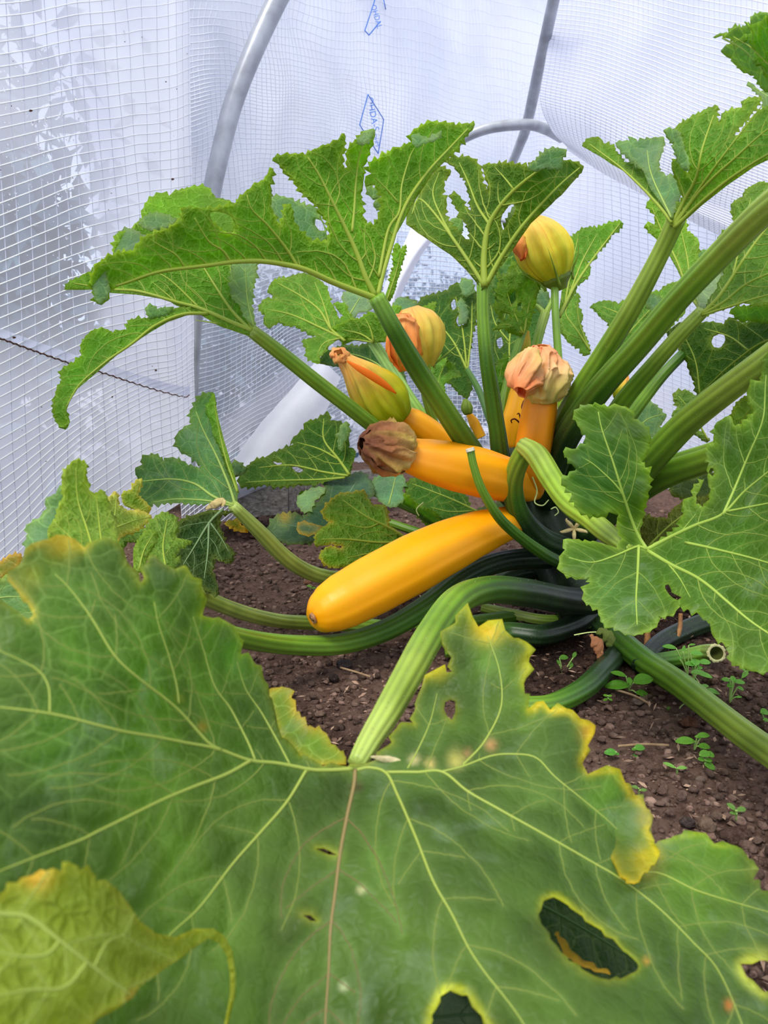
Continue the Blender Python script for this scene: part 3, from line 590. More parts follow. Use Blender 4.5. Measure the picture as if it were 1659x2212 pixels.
# ------------------------------------------------------------------ the tunnel
def wall_grid(cols, rows): return [[(c[0], y, c[1]) for c, y in zip(cols, r)] for r in rows]
cA = [(-700, .50), (0, .86), (140, 1.02), (280, 1.24), (372, 1.46), (414, 1.62)]
rA = [(-420, -360, -350, -350, -350, -350), (290, 90, 65, 50, 34, 18), (560, 304, 270, 253, 240, 222), (790, 499, 440, 408, 397, 388), (960, 655, 598, 560, 542, 515), (1110, 800, 725, 690, 672, 638), (1270, 934, 850, 790, 775, 748), (1480, 1100, 965, 880, 850, 832), (1700, 1230, 1085, 985, 955, 925), (2050, 1420, 1260, 1130, 1085, 1050)]
gA = wall_grid(cA, rA)
for r in gA:      # vertical threads lean a little
    for j in range(6): r[j] = (r[j][0]+((r[j] if j else r[1])[1]-400)*(.055 if j < 4 else .02), r[j][1], r[j][2])
atA, uA, vA = surf(gA, 0, 0, .006, 5, 3, ui=[-25, 0, 5, 10.3, 14, 17.3], vi=[-16, 0, 8, 15.5, 22, 28, 34, 42, 49, 58])
def clearA(q, X):
    px = (q-CAM)@RT/((q-CAM)@FW)*F+W/2; py = H/2-(q-CAM)@UP/((q-CAM)@FW)*F
    k = 1/(1+np.exp(-(200-px+ (py-500)*.1)/12)); k2 = 1/(1+np.exp(-(py-330-.25*px)/60))*1/(1+np.exp((py-760)/60))
    return np.clip(.08+.46*k*k2+.10*k, 0, .6)
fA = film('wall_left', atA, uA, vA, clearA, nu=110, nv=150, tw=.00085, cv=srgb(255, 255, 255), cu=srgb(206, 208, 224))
fA['label'] = 'nearest wet film sheet with widely spaced white threads'

cB = [(396, 1.66), (470, 1.78), (560, 1.90), (700, 2.15), (850, 2.5), (1000, 2.9), (1130, 3.2), (1300, 3.4)]
rB = [(-400, -390, -380, -360, -340, -320, -300, -280), (60, 50, 60, 90, 110, 140, 170, 200), (300, 270, 265, 280, 320, 370, 410, 440), (520, 490, 470, 470, 480, 500, 520, 540), (720, 690, 650, 600, 590, 590, 600, 610), (890, 850, 790, 720, 690, 670, 670, 670), (1090, 1040, 970, 870, 800, 760, 740, 735), (1260, 1190, 1110, 1010, 920, 850, 820, 810)]
gB = wall_grid(cB, rB)
for r in gB:
    for j in range(8):
        x, y, d = r[j]; r[j] = (x, y, d*(1+.03*math.sin(x*.021+y*.006)))
atB, uB, vB = surf(gB, 0, 0, .030, 5.5, 8, ui=[0, 8, 18, 36, 56, 78, 96, 120], vi=[0, 20, 44, 66, 86, 104, 124, 142])
def clearB(q, X):
    px = (q-CAM)@RT/((q-CAM)@FW)*F+W/2; py = H/2-(q-CAM)@UP/((q-CAM)@FW)*F
    k = 1/(1+np.exp(-(py-560)/60)); fold = np.exp(-((py-(1010-(px-430)*.95))/42)**2)*(px < 720)
    gap = 1/(1+np.exp(-(px-845)/14))/(1+np.exp(-(py-500)/14)); return np.clip(np.clip(.05+.46*k-.6*fold+.14*fbm(q, 6, 3), .0, .6)+gap, 0, .97)
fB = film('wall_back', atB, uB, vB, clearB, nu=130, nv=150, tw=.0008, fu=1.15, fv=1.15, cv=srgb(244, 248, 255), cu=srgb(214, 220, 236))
fB['label'] = 'crinkled translucent film closing the middle of the tunnel'

# lower right far sheet
cD = [(1125, 2.95), (1180, 2.75), (1300, 2.5), (1450, 2.25), (1600, 2.0), (1800, 1.75), (2500, 1.15)]
rD = [(180, 170, 180, 190, 210, 240, 200), (330, 330, 350, 380, 400, 430, 520), (470, 480, 520, 560, 600, 640, 830), (620, 640, 690, 740, 790, 840, 1120), (770, 800, 850, 900, 960, 1010, 1400), (930, 960, 1020, 1080, 1150, 1230, 1720), (1080, 1110, 1170, 1250, 1330, 1420, 2050)]
gD = wall_grid(cD, rD); atD, uD, vD = surf(gD, 0, 0, .03, 3.6, 21, ui=[0, 16, 32, 50, 68, 90, 170], vi=[0, 22, 44, 66, 88, 110, 132])
def clearD(q, X): return np.clip(.12+.16*fbm(q, 3, 31), 0, .4)
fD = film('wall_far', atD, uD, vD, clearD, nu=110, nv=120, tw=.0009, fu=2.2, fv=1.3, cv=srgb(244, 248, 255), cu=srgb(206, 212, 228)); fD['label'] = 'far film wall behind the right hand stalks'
# upper right near sheet, hanging in a fold
gC = [[(1200, -330, 2.1), (1290, -340, 2.0), (1400, -360, 1.85), (1520, -380, 1.7), (1660, -400, 1.55), (1820, -420, 1.42), (2400, -520, 1.05)],
      [(1196, 20, 2.08), (1285, 30, 1.96), (1400, 60, 1.82), (1520, 95, 1.68), (1660, 130, 1.53), (1820, 170, 1.4), (2400, 180, 1.03)],
      [(1178, 130, 2.06), (1275, 150, 1.93), (1395, 195, 1.79), (1520, 250, 1.65), (1660, 300, 1.5), (1820, 350, 1.38), (2400, 470, 1.02)],
      [(1166, 215, 2.08), (1265, 245, 1.92), (1390, 300, 1.78), (1520, 355, 1.64), (1660, 405, 1.5), (1820, 460, 1.38), (2400, 620, 1.02)],
      [(1190, 280, 2.12), (1270, 318, 1.98), (1385, 372, 1.82), (1510, 425, 1.68), (1650, 478, 1.53), (1820, 540, 1.4), (2400, 740, 1.03)],
      [(1225, 318, 2.2), (1290, 360, 2.06), (1395, 418, 1.9), (1510, 480, 1.74), (1650, 545, 1.58), (1820, 620, 1.45), (2400, 860, 1.06)],
      [(1222, 322, 2.32), (1290, 366, 2.18), (1395, 425, 2.02), (1510, 488, 1.86), (1650, 555, 1.7), (1820, 632, 1.56), (2400, 880, 1.16)]]
atC, uC, vC = surf(gC, 0, 0, .008, 5, 12, ui=[0, 9, 20, 31, 43, 56, 104], vi=[-12, 14, 27, 40, 52, 64, 68])
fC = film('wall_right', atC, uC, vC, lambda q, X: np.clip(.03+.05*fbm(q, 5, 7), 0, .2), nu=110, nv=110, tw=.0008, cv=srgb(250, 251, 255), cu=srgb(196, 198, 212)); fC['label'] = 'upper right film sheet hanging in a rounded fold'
# wide end panel with fine dark mesh low in the middle
gE = [[(860, 500, 2.42), (930, 505, 2.5), (1020, 520, 2.6), (1120, 560, 2.75), (1260, 600, 2.9)], [(835, 640, 2.42), (920, 640, 2.5), (1020, 650, 2.6), (1130, 670, 2.75), (1270, 700, 2.9)], [(800, 780, 2.42), (910, 780, 2.5), (1020, 790, 2.6), (1140, 800, 2.75), (1280, 820, 2.9)], [(760, 960, 2.42), (900, 960, 2.5), (1020, 960, 2.6), (1150, 960, 2.75), (1290, 960, 2.9)]]
atE, uE, vE = surf(gE, 0, 0, .012, 5, 15, ui=[0, 8, 18, 29, 44], vi=[0, 14, 28, 46])
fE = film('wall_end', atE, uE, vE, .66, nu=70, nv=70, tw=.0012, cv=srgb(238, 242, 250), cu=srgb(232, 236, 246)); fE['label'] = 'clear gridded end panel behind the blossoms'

# folded white strips of doubled film
def strip(label, g, wr=.004):
    at, ui, vi = surf(g, 0, 0, wr, 14, 5); o = film('film_fold', at, ui, vi, .0, kind=None, nu=60, nv=24, threads=False); o.data.materials[0] = MAT['fold']; origin(o); tag(o, label, 'film', 'doubled film folds')
strip('broad white fold of doubled film slanting up behind the bent petioles', [[(480, 1040, 1.60), (500, 1000, 1.63), (555, 925, 1.70), (620, 850, 1.78), (690, 770, 1.9)], [(500, 1044, 1.56), (530, 1005, 1.60), (585, 925, 1.67), (645, 860, 1.75), (705, 785, 1.88)], [(524, 1046, 1.57), (565, 1010, 1.61), (625, 930, 1.69), (675, 870, 1.77), (720, 800, 1.89)], [(556, 1044, 1.62), (610, 1020, 1.66), (665, 945, 1.74), (705, 885, 1.82), (735, 815, 1.92)]])
strip('narrow white film edge bordering the gridded end panel', [[(905, 440, 2.36), (880, 510, 2.34), (845, 580, 2.33), (810, 680, 2.33)], [(960, 470, 2.33), (915, 525, 2.31), (870, 595, 2.30), (838, 690, 2.30)], [(990, 480, 2.36), (930, 525, 2.35), (882, 605, 2.34), (845, 700, 2.34)]])
def pipe(name, label, cat, path, part='pipe', k=20, n=60):
    q = catmull(path, n); C = P(q[:, 0], q[:, 1], q[:, 2]); R = q[:, 3]/2*q[:, 2]/F; V, f, _ = tube_mesh(C, R, k)
    o = mesh(name, V, f, MAT['pipe']); origin(o); tag(o, label, cat, 'tunnel frame'); return o
pipe('hoop', 'grey steel hoop curving up beside the left film sheet', 'hoop', [(650, -90, 1.60, 44), (604, -10, 1.60, 44), (548, 110, 1.60, 42), (505, 220, 1.60, 41), (476, 330, 1.60, 40), (455, 430, 1.60, 39), (438, 560, 1.61, 35), (424, 700, 1.66, 26), (416, 850, 1.70, 24), (411, 990, 1.72, 24), (408, 1100, 1.74, 24)])
pipe('ridge_pole', 'straight grey ridge pole running away under the film', 'pole', [(1215, -90, 1.85, 27), (1196, 0, 1.95, 26), (1168, 130, 2.15, 25), (1139, 265, 2.4, 23), (1120, 320, 2.5, 20), (1095, 380, 2.6, 18)])
pipe('hoop', 'pale hoop arching across above the centre leaves', 'hoop', [(905, 400, 2.32, 14), (950, 335, 2.30, 18), (1000, 299, 2.28, 22), (1060, 276, 2.27, 23), (1139, 269, 2.28, 23), (1180, 280, 2.34, 22), (1212, 298, 2.42, 20)])
pipe('hoop', 'far dark hoop at the end panel edge', 'hoop', [(800, 800, 2.38, 5), (838, 640, 2.38, 5), (868, 580, 2.38, 6), (905, 535, 2.38, 7), (960, 490, 2.38, 7), (1050, 470, 2.38, 7), (1150, 500, 2.40, 6)])
pipe('ground_peg', 'short dark peg standing at the foot of the left hoop', 'peg', [(418, 985, 1.5, 10), (417, 1030, 1.5, 10), (416, 1075, 1.5, 10)])

# stitched seam on the left sheet
rs_ = random.Random(3); parts = []; seam = catmull([(-60, 712), (0, 731), (60, 753), (160, 788), (230, 808), (290, 828), (350, 846), (398, 857), (410, 853)], 150)
def near_film(at, ui, vi, pts):
    uu = np.linspace(ui[0], ui[-1], 160); vv = np.linspace(vi[0], vi[-1], 200); X = at(uu, vv).reshape(-1, 3); d = (X-CAM)@FW; px = (X-CAM)@RT/d*F+W/2; py = H/2-(X-CAM)@UP/d*F
    out = []
    for q in pts: k = np.argmin((px-q[0])**2+(py-q[1])**2); out.append(d[k])
    return np.array(out)
dS = near_film(atA, uA, vA, seam)-.004; dS = np.convolve(np.pad(dS, 5, 'edge'), np.ones(11)/11, 'valid')
C = P(seam[:, 0], seam[:, 1]+1.1*np.sin(np.arange(150)*1.35), dS); V, f, _ = tube_mesh(C, .0007+.0004*np.abs(np.sin(np.arange(150)*1.35)), 6); parts.append((V, f))
A_, B_, _ = join(parts); o = mesh('stitched_seam', A_, B_, MAT['string']); origin(o); tag(o, 'dark stitched seam running across the nearest film sheet', 'stitching')
o = mesh('seam_tape', *(lambda a, b: (np.vstack([P(seam[:, 0], seam[:, 1]-3, a+.002), P(seam[:, 0], seam[:, 1]-22, a+.002)]), b))(dS, np.array([[i, i+1, i+151, i+150] for i in range(149)])), MAT['film'])
tag(o, 'pale doubled hem strip just above the stitched seam', 'hem'); origin(o)
# dirt specks and beads of water on the left sheet
rs = np.random.RandomState(11); bm_v = np.array([(math.cos(a)*math.cos(b), math.sin(a)*math.cos(b), math.sin(b)) for b in (-1.2, -.5, .2, .9) for a in np.linspace(0, 2*math.pi, 7)[:-1]]+[(0, 0, 1.0), (0, 0, -1.0)])
bf = [[r*6+i, r*6+(i+1) % 6, (r+1)*6+(i+1) % 6, (r+1)*6+i] for r in range(3) for i in range(6)]+[[18+i, 18+(i+1) % 6, 24] for i in range(6)]+[[(i+1) % 6, i, 25] for i in range(6)]
Vs, Fs = [], []; pts = [(rs.uniform(0, 195), rs.beta(2, 2)*560+20) for _ in range(230)]+[(rs.uniform(195, 420), rs.uniform(20, 900)) for _ in range(25)]; dd = near_film(atA, uA, vA, pts)
for i, (q, d) in enumerate(zip(pts, dd)):
    r = (rs.uniform(.7, 2.0) if rs.rand() < .9 else 3.2)*d/F; Vs.append(bm_v*r*np.array([1, .6, rs.uniform(1, 1.7)])+P(q[0], q[1], d-.002)); Fs += [[a+i*26 for a in f] for f in bf]
o = mesh('water_beads', np.vstack(Vs), Fs, MAT['water']); tag(o, 'small water beads clinging to the nearest film sheet', 'water', kind='stuff')
Vs, Fs = [], []; pts = [(rs.uniform(0, 410), rs.uniform(60, 1000)) for _ in range(26)]+[(240, 857), (66, 239), (30, 729), (372, 387), (335, 800)]; dd = near_film(atA, uA, vA, pts)
for i, (q, d) in enumerate(zip(pts, dd)):
    r = (rs.uniform(.7, 1.4) if i < 26 else 3.0)*d/F; Vs.append(bm_v*r*np.array([1.6, .6, .8])+P(q[0], q[1], d-.002)); Fs += [[a+i*26 for a in f] for f in bf]
o = mesh('dirt_specks', np.vstack(Vs), Fs, MAT['string']); tag(o, 'dark dirt specks stuck on the nearest film sheet', 'dirt', kind='stuff')

# blue printed mark on the film: a lozenge with lettering, twice
def print_mark(label, poly, texts, closed=True):
    root = None; pts = poly+[poly[0]] if closed else poly; dl = []
    q = []
    for a, b in zip(pts[:-1], pts[1:]): q += [tuple(np.array(a)+(np.array(b)-np.array(a))*t) for t in np.linspace(0, 1, 12)]
    d = near_film(atB, uB, vB, q)-.012; C = P([a[0] for a in q], [a[1] for a in q], d); V, f, _ = tube_mesh(C, np.full(len(C), .0016), 5)
    root = mesh('printed_mark', V, f, MAT['ink']); loc = origin(root).location.copy(); BASE[root.name] = np.array(loc); tag(root, label, 'printed logo', 'blue marks printed on the film')
    for (s, x, y, size, ang, sxy) in texts:
        cu = bpy.data.curves.new('lettering', 'FONT'); cu.body = s; cu.size = 1; cu.align_x = 'CENTER'; cu.align_y = 'CENTER'; cu.extrude = .004; cu.materials.append(MAT['ink'])
        tmp = bpy.data.objects.new('lettering', cu); me = bpy.data.meshes.new_from_object(tmp); bpy.data.objects.remove(tmp); t = bpy.data.objects.new('lettering', me); COL.objects.link(t); t.parent = root
        dd = float(near_film(atB, uB, vB, [(x, y)])[0])-.02; sc = size*dd/F; X = P(x, y, dd)-np.array(loc)
        R = Matrix((RT, UP, -FW)).transposed().to_4x4(); t.matrix_local = Matrix.Translation(X) @ R @ Matrix.Rotation(math.radians(ang), 4, 'Z') @ Matrix.Diagonal((sc*sxy, sc, sc, 1))
print_mark('blue lozenge mark with lettering, the lower one just over the leaf tips', [(795, 204), (829, 258), (817, 332), (777, 270)], [('OHDA-S', 805, 246, 19, -79, 1.05), ('DHM', 812, 303, 12, -75, 1.0)])
print_mark('blue lozenge mark cut by the picture top, pole side', [(813, -14), (829, 0), (833, 20)], [], False)
print_mark('blue slanting lozenge mark with lettering above the lower one', [(816, -20), (800, 30), (788, 66), (797, 76), (822, 46)], [('OHDAL', 813, 36, 17, -74, .9)], False)

# ------------------------------------------------------------------ timber edging
def board(label, pts, thick):
    """a board from the photographed corners of its face: near bottom left, bottom right, top right, top left"""
    q = [P(*p) for p in pts]; n = np.array([0, 1, 0])*thick; V = np.array([*q, *[a+n for a in q]]); import bmesh
    me = bpy.data.meshes.new('timber_board'); bm = bmesh.new(); vs = [bm.verts.new(v) for v in V]
    for f in ([0, 1, 2, 3], [5, 4, 7, 6], [4, 0, 3, 7], [1, 5, 6, 2], [3, 2, 6, 7], [4, 5, 1, 0]): bm.faces.new([vs[i] for i in f])
    bmesh.ops.subdivide_edges(bm, edges=bm.edges[:], cuts=5, use_grid_fill=True)
    for v in bm.verts: c = np.array(v.co[:])[None]; v.co += Vector((0, float(vnoise(c, 30, 1)[0])*.003, float(vnoise(c, 22, 2)[0])*.003))
    bmesh.ops.recalc_face_normals(bm, faces=bm.faces[:]); bm.to_mesh(me); bm.free(); me.materials.append(MAT['wood'])
    o = bpy.data.objects.new('timber_board', me); COL.objects.link(o); origin(o); tag(o, label, 'board', 'timber bed edging')
d0 = 1.62
board('weathered grey board at the left end of the bed edging', [(512, 1125, d0), (622, 1108, d0+.05), (622, 1038, d0+.05), (512, 1072, d0)], .05)
board('weathered grey board behind the rounded brown stone', [(624, 1104, d0+.06), (690, 1090, d0+.12), (690, 1030, d0+.12), (624, 1038, d0+.06)], .05)
board('short weathered board end behind the brown blossom', [(740, 1082, 1.8), (840, 1078, 1.85), (840, 1020, 1.85), (740, 1022, 1.8)], .05)
at_, u_, v_ = surf([[(480, 1052, 1.72), (560, 1042, 1.74), (650, 1036, 1.78), (760, 1034, 1.84)], [(470, 1064, 1.64), (540, 1056, 1.66), (600, 1044, 1.70), (700, 1038, 1.78)], [(480, 1086, 1.59), (512, 1078, 1.595), (590, 1048, 1.66), (700, 1040, 1.75)]], 0, 0)
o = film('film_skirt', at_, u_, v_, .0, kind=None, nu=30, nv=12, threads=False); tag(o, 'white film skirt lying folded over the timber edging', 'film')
origin(o)
# ------------------------------------------------------------------ the zucchini plant
PL = thing('zucchini_plant', 'big zucchini plant with yellow fruits, closed blossoms and lobed leaves in the tunnel bed', 'plant', P(1240, 1330, 1.02)*np.array([1, 1, 0]))
YG = srgb(138, 162, 58); MG = srgb(112, 152, 40); DG = srgb(66, 108, 22); XG = srgb(30, 54, 24); BK = srgb(16, 28, 18); LG = srgb(158, 178, 82); OL = srgb(126, 146, 40)
def pet(path, cols, name='petiole', **k): return stem(PL, name, path, cols, **k)

# crown and stalks, from the back forward
stem(PL, 'main_stem', [(1165, 1030, 1.08, 80), (1175, 1110, 1.07, 120), (1215, 1190, 1.06, 150), (1260, 1280, 1.05, 150), (1300, 1370, 1.05, 110), (1330, 1440, 1.06, 60)], [XG, BK, BK, BK], ridge=.16, rn=7, label='dark knotty main stem')
pet([(812, 640, .775, 36), (850, 710, .79, 38), (900, 795, .83, 42), (950, 870, .87, 44), (1000, 945, .92, 46), (1045, 1010, .97, 48), (1110, 1080, 1.03, 46)], [MG, DG, DG, MG, DG, XG, XG], hairs=150, seed=1)
pet([(1043, 612, .915, 26), (1043, 680, .92, 26), (1050, 770, .93, 30), (1062, 850, .95, 34), (1074, 930, .97, 36), (1085, 995, .99, 40), (1120, 1070, 1.03, 40)], [MG, MG, DG, DG, DG, XG, BK], hairs=110, seed=2)
pet([(540, 712, .80, 28), (600, 758, .83, 31), (680, 822, .87, 32), (745, 872, .90, 32), (800, 915, .93, 32), (900, 990, .98, 30), (1050, 1060, 1.04, 30)], [YG, MG, MG, MG, DG, DG, XG], hairs=120, seed=3)
pet([(1980, 235, .462, 50), (1860, 305, .46, 60), (1760, 372, .47, 66), (1659, 448, .52, 62), (1560, 545, .60, 56), (1470, 640, .68, 52), (1385, 740, .77, 52), (1300, 835, .85, 54), (1235, 925, .92, 56), (1195, 1010, .98, 58), (1180, 1080, 1.03, 60)], [LG, YG, YG, YG, MG, MG, DG, XG, XG], hairs=300, seed=4)
pet([(1462, 470, .745, 40), (1430, 540, .77, 38), (1370, 655, .81, 42), (1310, 755, .87, 44), (1255, 845, .92, 48), (1210, 930, .97, 50), (1180, 1020, 1.02, 50)], [YG, YG, YG, MG, MG, DG, XG], hairs=220, seed=5)
pet([(1518, 672, .80, 28), (1470, 722, .82, 32), (1410, 790, .86, 34), (1350, 862, .91, 38), (1290, 950, .97, 40), (1210, 1060, 1.04, 44)], [YG, YG, MG, MG, DG, XG], hairs=90, seed=6)
pet([(1475, 765, 1.00, 22), (1430, 812, 1.0, 24), (1385, 870, 1.01, 26), (1320, 960, 1.03, 28), (1250, 1060, 1.06, 30)], [DG, MG, DG, XG], seed=7)
pet([(1955, 602, .582, 44), (1850, 650, .58, 54), (1760, 700, .59, 58), (1659, 776, .63, 58), (1560, 850, .70, 57), (1480, 915, .77, 58), (1400, 1000, .85, 60), (1330, 1080, .94, 62), (1260, 1150, 1.0, 60)], [LG, LG, YG, YG, MG, DG, XG], hairs=260, seed=8)
pet([(1840, 940, .66, 40), (1760, 925, .70, 50), (1640, 945, .76, 54), (1540, 985, .82, 60), (1440, 1020, .88, 64), (1370, 1060, .95, 66), (1280, 1130, 1.01, 66)], [MG, YG, YG, MG, DG, XG], hairs=60, seed=9)
# kinked stalk of the lower right leaf
pet([(1230, 1185, 1.02, 46), (1165, 1160, .99, 50), (1122, 1110, .955, 46), (1108, 1050, .93, 42), (1120, 1000, .91, 42), (1142, 962, .895, 44)], [BK, XG, XG, DG, OL, MG], seed=10, label='dark lower half of a kinked petiole')
pet([(1130, 962, .892, 36), (1160, 985, .87, 48), (1195, 1040, .84, 48), (1230, 1088, .80, 46), (1275, 1122, .76, 44), (1315, 1155, .725, 42), (1360, 1190, .70, 24)], [LG, YG, srgb(140, 172, 52), srgb(140, 172, 52), srgb(152, 182, 52), YG, YG], hairs=120, seed=11, label='bright bent upper half of a kinked petiole')
# foreground stalk
pet([(770, 1650, .372, 40), (795, 1605, .385, 50), (838, 1535, .42, 60), (885, 1450, .47, 64), (930, 1370, .54, 64), (985, 1300, .63, 62), (1050, 1274, .73, 58), (1130, 1280, .83, 60), (1210, 1295, .93, 58), (1280, 1300, 1.0, 56)], [LG, LG, YG, YG, MG, MG, DG, XG, BK, BK], n=70, hairs=420, seed=12, label='long ribbed petiole arching to the nearest leaf')
# stalks along the soil
pet([(380, 1320, .60, 40), (434, 1350, .66, 40), (520, 1378, .74, 42), (620, 1393, .82, 42), (730, 1392, .87, 44), (830, 1362, .90, 46), (920, 1310, .93, 48), (1000, 1248, .97, 46), (1090, 1212, 1.0, 44), (1220, 1205, 1.04, 44)], [YG, MG, MG, MG, DG, DG, XG, BK, BK], n=70, hairs=200, seed=13)
pet([(380, 1255, .68, 36), (440, 1290, .76, 34), (520, 1322, .85, 32), (600, 1341, .93, 30), (680, 1346, .98, 30), (800, 1352, 1.01, 30), (880, 1362, 1.02, 30), (980, 1350, 1.04, 30), (1120, 1330, 1.06, 28)], [YG, LG, YG, MG, MG, DG], seed=14)
pet([(503, 1092, .835, 24), (560, 1148, .87, 31), (615, 1203, .91, 33), (670, 1237, .95, 32), (730, 1250, .98, 31), (800, 1252, 1.0, 30), (950, 1262, 1.04, 30), (1150, 1255, 1.07, 30)], [LG, LG, LG, YG, YG, DG, XG], hairs=120, seed=15)
pet([(960, 1400, D(0, 1400, .014), 40), (1020, 1395, D(0, 1395, .016), 42), (1090, 1368, D(0, 1368, .018), 46), (1170, 1372, D(0, 1372, .018), 46), (1240, 1350, .98, 44), (1290, 1310, 1.02, 44)], [MG, DG, XG, BK, BK], seed=16, label='near black petiole base')
pet([(1040, 1312, 1.07, 20), (1100, 1326, 1.06, 24), (1160, 1338, 1.05, 24), (1205, 1340, 1.05, 22)], [YG, LG, MG], seed=17)
pet([(1060, 1270, 1.05, 34), (1110, 1242, 1.06, 36), (1180, 1230, 1.06, 36), (1250, 1235, 1.06, 36)], [XG, BK, BK], seed=18, label='near black petiole base')
pet([(1050, 1535, D(0, 1535, .014), 38), (1120, 1525, D(0, 1525, .015), 40), (1190, 1522, D(0, 1522, .015), 44), (1255, 1492, D(0, 1492, .016), 46), (1300, 1450, D(0, 1450, .018), 46), (1345, 1400, .96, 46)], [MG, MG, DG, XG, BK], hairs=100, seed=19)
pet([(1300, 1350, .96, 50), (1345, 1390, .91, 52), (1400, 1435, .86, 54), (1470, 1480, .79, 54), (1560, 1550, .70, 56), (1640, 1610, .64, 60), (1760, 1690, .57, 62), (1895, 1757, .562, 46)], [BK, DG, MG, YG, YG, LG, LG], n=60, hairs=260, seed=20)
pet([(1380, 1440, D(0, 1440, .012), 34), (1420, 1395, D(0, 1395, .016), 40), (1480, 1362, D(0, 1362, .02), 42), (1560, 1335, D(0, 1335, .03), 40), (1660, 1320, D(0, 1320, .04), 36)], [BK, BK, XG, XG], seed=21, label='near black petiole base')
# rear stalks
pet([(806, 740, 1.12, 24), (842, 795, 1.12, 27), (890, 870, 1.11, 28), (935, 930, 1.10, 28), (985, 1000, 1.09, 28)], [srgb(140, 178, 92), srgb(140, 178, 92), MG, DG], seed=22)
pet([(1135, 700, 1.06, 16), (1112, 770, 1.05, 18), (1090, 860, 1.04, 20), (1080, 960, 1.04, 22)], [MG, MG, MG, DG], seed=23)
pet([(1178, 676, 1.14, 20), (1165, 720, 1.13, 20), (1152, 780, 1.12, 20), (1140, 900, 1.1, 20)], [YG, MG, MG], seed=24)
pet([(1142, 655, 1.15, 9), (1160, 662, 1.145, 10), (1178, 680, 1.14, 14)], [MG, YG], seed=25); pet([(1200, 625, 1.15, 10), (1190, 655, 1.145, 10), (1178, 680, 1.14, 14)], [MG, YG], seed=26)
pet([(800, 1048, 1.24, 22), (870, 1088, 1.2, 22), (940, 1118, 1.16, 22), (1050, 1160, 1.1, 24)], [MG, MG, DG, XG], seed=27); pet([(838, 1128, 1.16, 18), (900, 1148, 1.14, 18), (960, 1160, 1.12, 18), (1060, 1180, 1.08, 18)], [MG, DG, XG], seed=28)
pet([(1010, 800, 1.22, 12), (1035, 845, 1.18, 14), (1055, 900, 1.12, 14), (1085, 980, 1.06, 16)], [DG, DG, XG], seed=29)
# cut stalk in front of the upper fruit
pet([(1016, 972, .845, 17), (1024, 1010, .85, 17), (1042, 1060, .86, 19), (1080, 1120, .88, 22), (1130, 1165, .91, 24), (1180, 1200, .95, 26), (1225, 1222, .99, 26)], [MG, MG, DG, DG, XG], name='cut_stalk', hairs=60, seed=30, label='thin cut off stalk with a pale dry tip')
stem(PL, 'cut_face', [(1015, 968, .8445, 19), (1017, 976, .8445, 20)], [srgb(210, 205, 180)], n=6, k=16, ridge=0, mat='dry')
# hollow cut stub
de = D(0, 1408, .018); stub = pet([(1400, 1432, D(0, 1432, .008), 34), (1480, 1419, D(0, 1419, .014), 35), (1520, 1411, de-.004, 36), (1540, 1410, de-.020, 37), (1548, 1411, de-.032, 38)], [XG, DG, MG, srgb(150, 168, 90)], name='hollow_stub', seed=31, caps=False, label='hollow cut petiole stub with a ragged pale rim')
C0 = P(1548, 1411, de-.0325); dv = C0-P(1538, 1410, de-.018); dv /= np.linalg.norm(dv); r0 = 19*(de-.032)/F
V, f, th = tube_mesh(np.array([C0-dv*.014, C0-dv*.006, C0]), np.array([r0*.05, r0*.62, r0*.74]), 40, False); mesh('stub_inside', V, f, MAT['stem'], stub, srgb(84, 92, 40))
a1 = np.linspace(0, 2*np.pi, 40, endpoint=False); ring = []
for r, dx in ((r0*.74, 0.), (r0*.9, .0012), (r0*1.06, -.0005)):
    rr = 1+.05*np.sin(a1*14)+.04*np.sin(a1*5); V2 = tube_mesh(np.array([C0-dv*.001, C0+dv*dx]), np.array([r, r]), 40, False)[0][40:]; ring.append(C0+dv*dx+(V2-C0-dv*dx)*(rr if r > r0*.8 else 1+0*rr)[:, None])
mesh('stub_rim', np.vstack(ring), np.array([[m*40+i, m*40+(i+1) % 40, m*40+40+(i+1) % 40, m*40+40+i] for m in (0, 1) for i in range(40)]), MAT['dry'], stub, srgb(206, 204, 150))
# dry brown stalks
for pth in ([(1290, 1240, .98, 7), (1305, 1330, .97, 9), (1322, 1390, .96, 14), (1345, 1435, .95, 17), (1372, 1465, .95, 16)], [(1470, 1325, .93, 9), (1468, 1360, .93, 10), (1456, 1390, .93, 11), (1445, 1415, .94, 9)], [(1398, 1360, .95, 12), (1398, 1390, .95, 14), (1390, 1420, .96, 10)]):
    stem(PL, 'dry_stalk', pth, [srgb(158, 112, 74), srgb(186, 142, 92)], mat='dry', n=24, k=12, label='thin dry brown stalk', ridge=.05)

# ------------------------------------------------------------------ fruits
YO = srgb(255, 172, 0); 
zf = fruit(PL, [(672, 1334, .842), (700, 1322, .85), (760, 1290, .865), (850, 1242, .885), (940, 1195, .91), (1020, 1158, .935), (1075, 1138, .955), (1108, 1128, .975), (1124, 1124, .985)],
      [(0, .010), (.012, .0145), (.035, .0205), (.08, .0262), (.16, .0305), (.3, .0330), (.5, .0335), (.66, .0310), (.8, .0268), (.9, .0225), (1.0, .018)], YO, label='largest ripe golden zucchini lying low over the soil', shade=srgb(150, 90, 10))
sc0 = P(678, 1335, .8365); dirS = (P(672, 1334, .842)-P(760, 1290, .865)); dirS /= np.linalg.norm(dirS)
for nm, r0, r1, c in (('blossom_scar', .0058, .0030, srgb(176, 132, 92)),):
    V, f, th = tube_mesh(np.array([sc0+dirS*.0000, sc0+dirS*.0022, sc0+dirS*.0030, sc0+dirS*.0018]), np.array([r0*1.05, r0, r0*.72, r0*.2]), 24); V = V+vnoise(V, 700, 2)[:, None]*.0005; mesh(nm, V, f, MAT['dry'], zf, c)
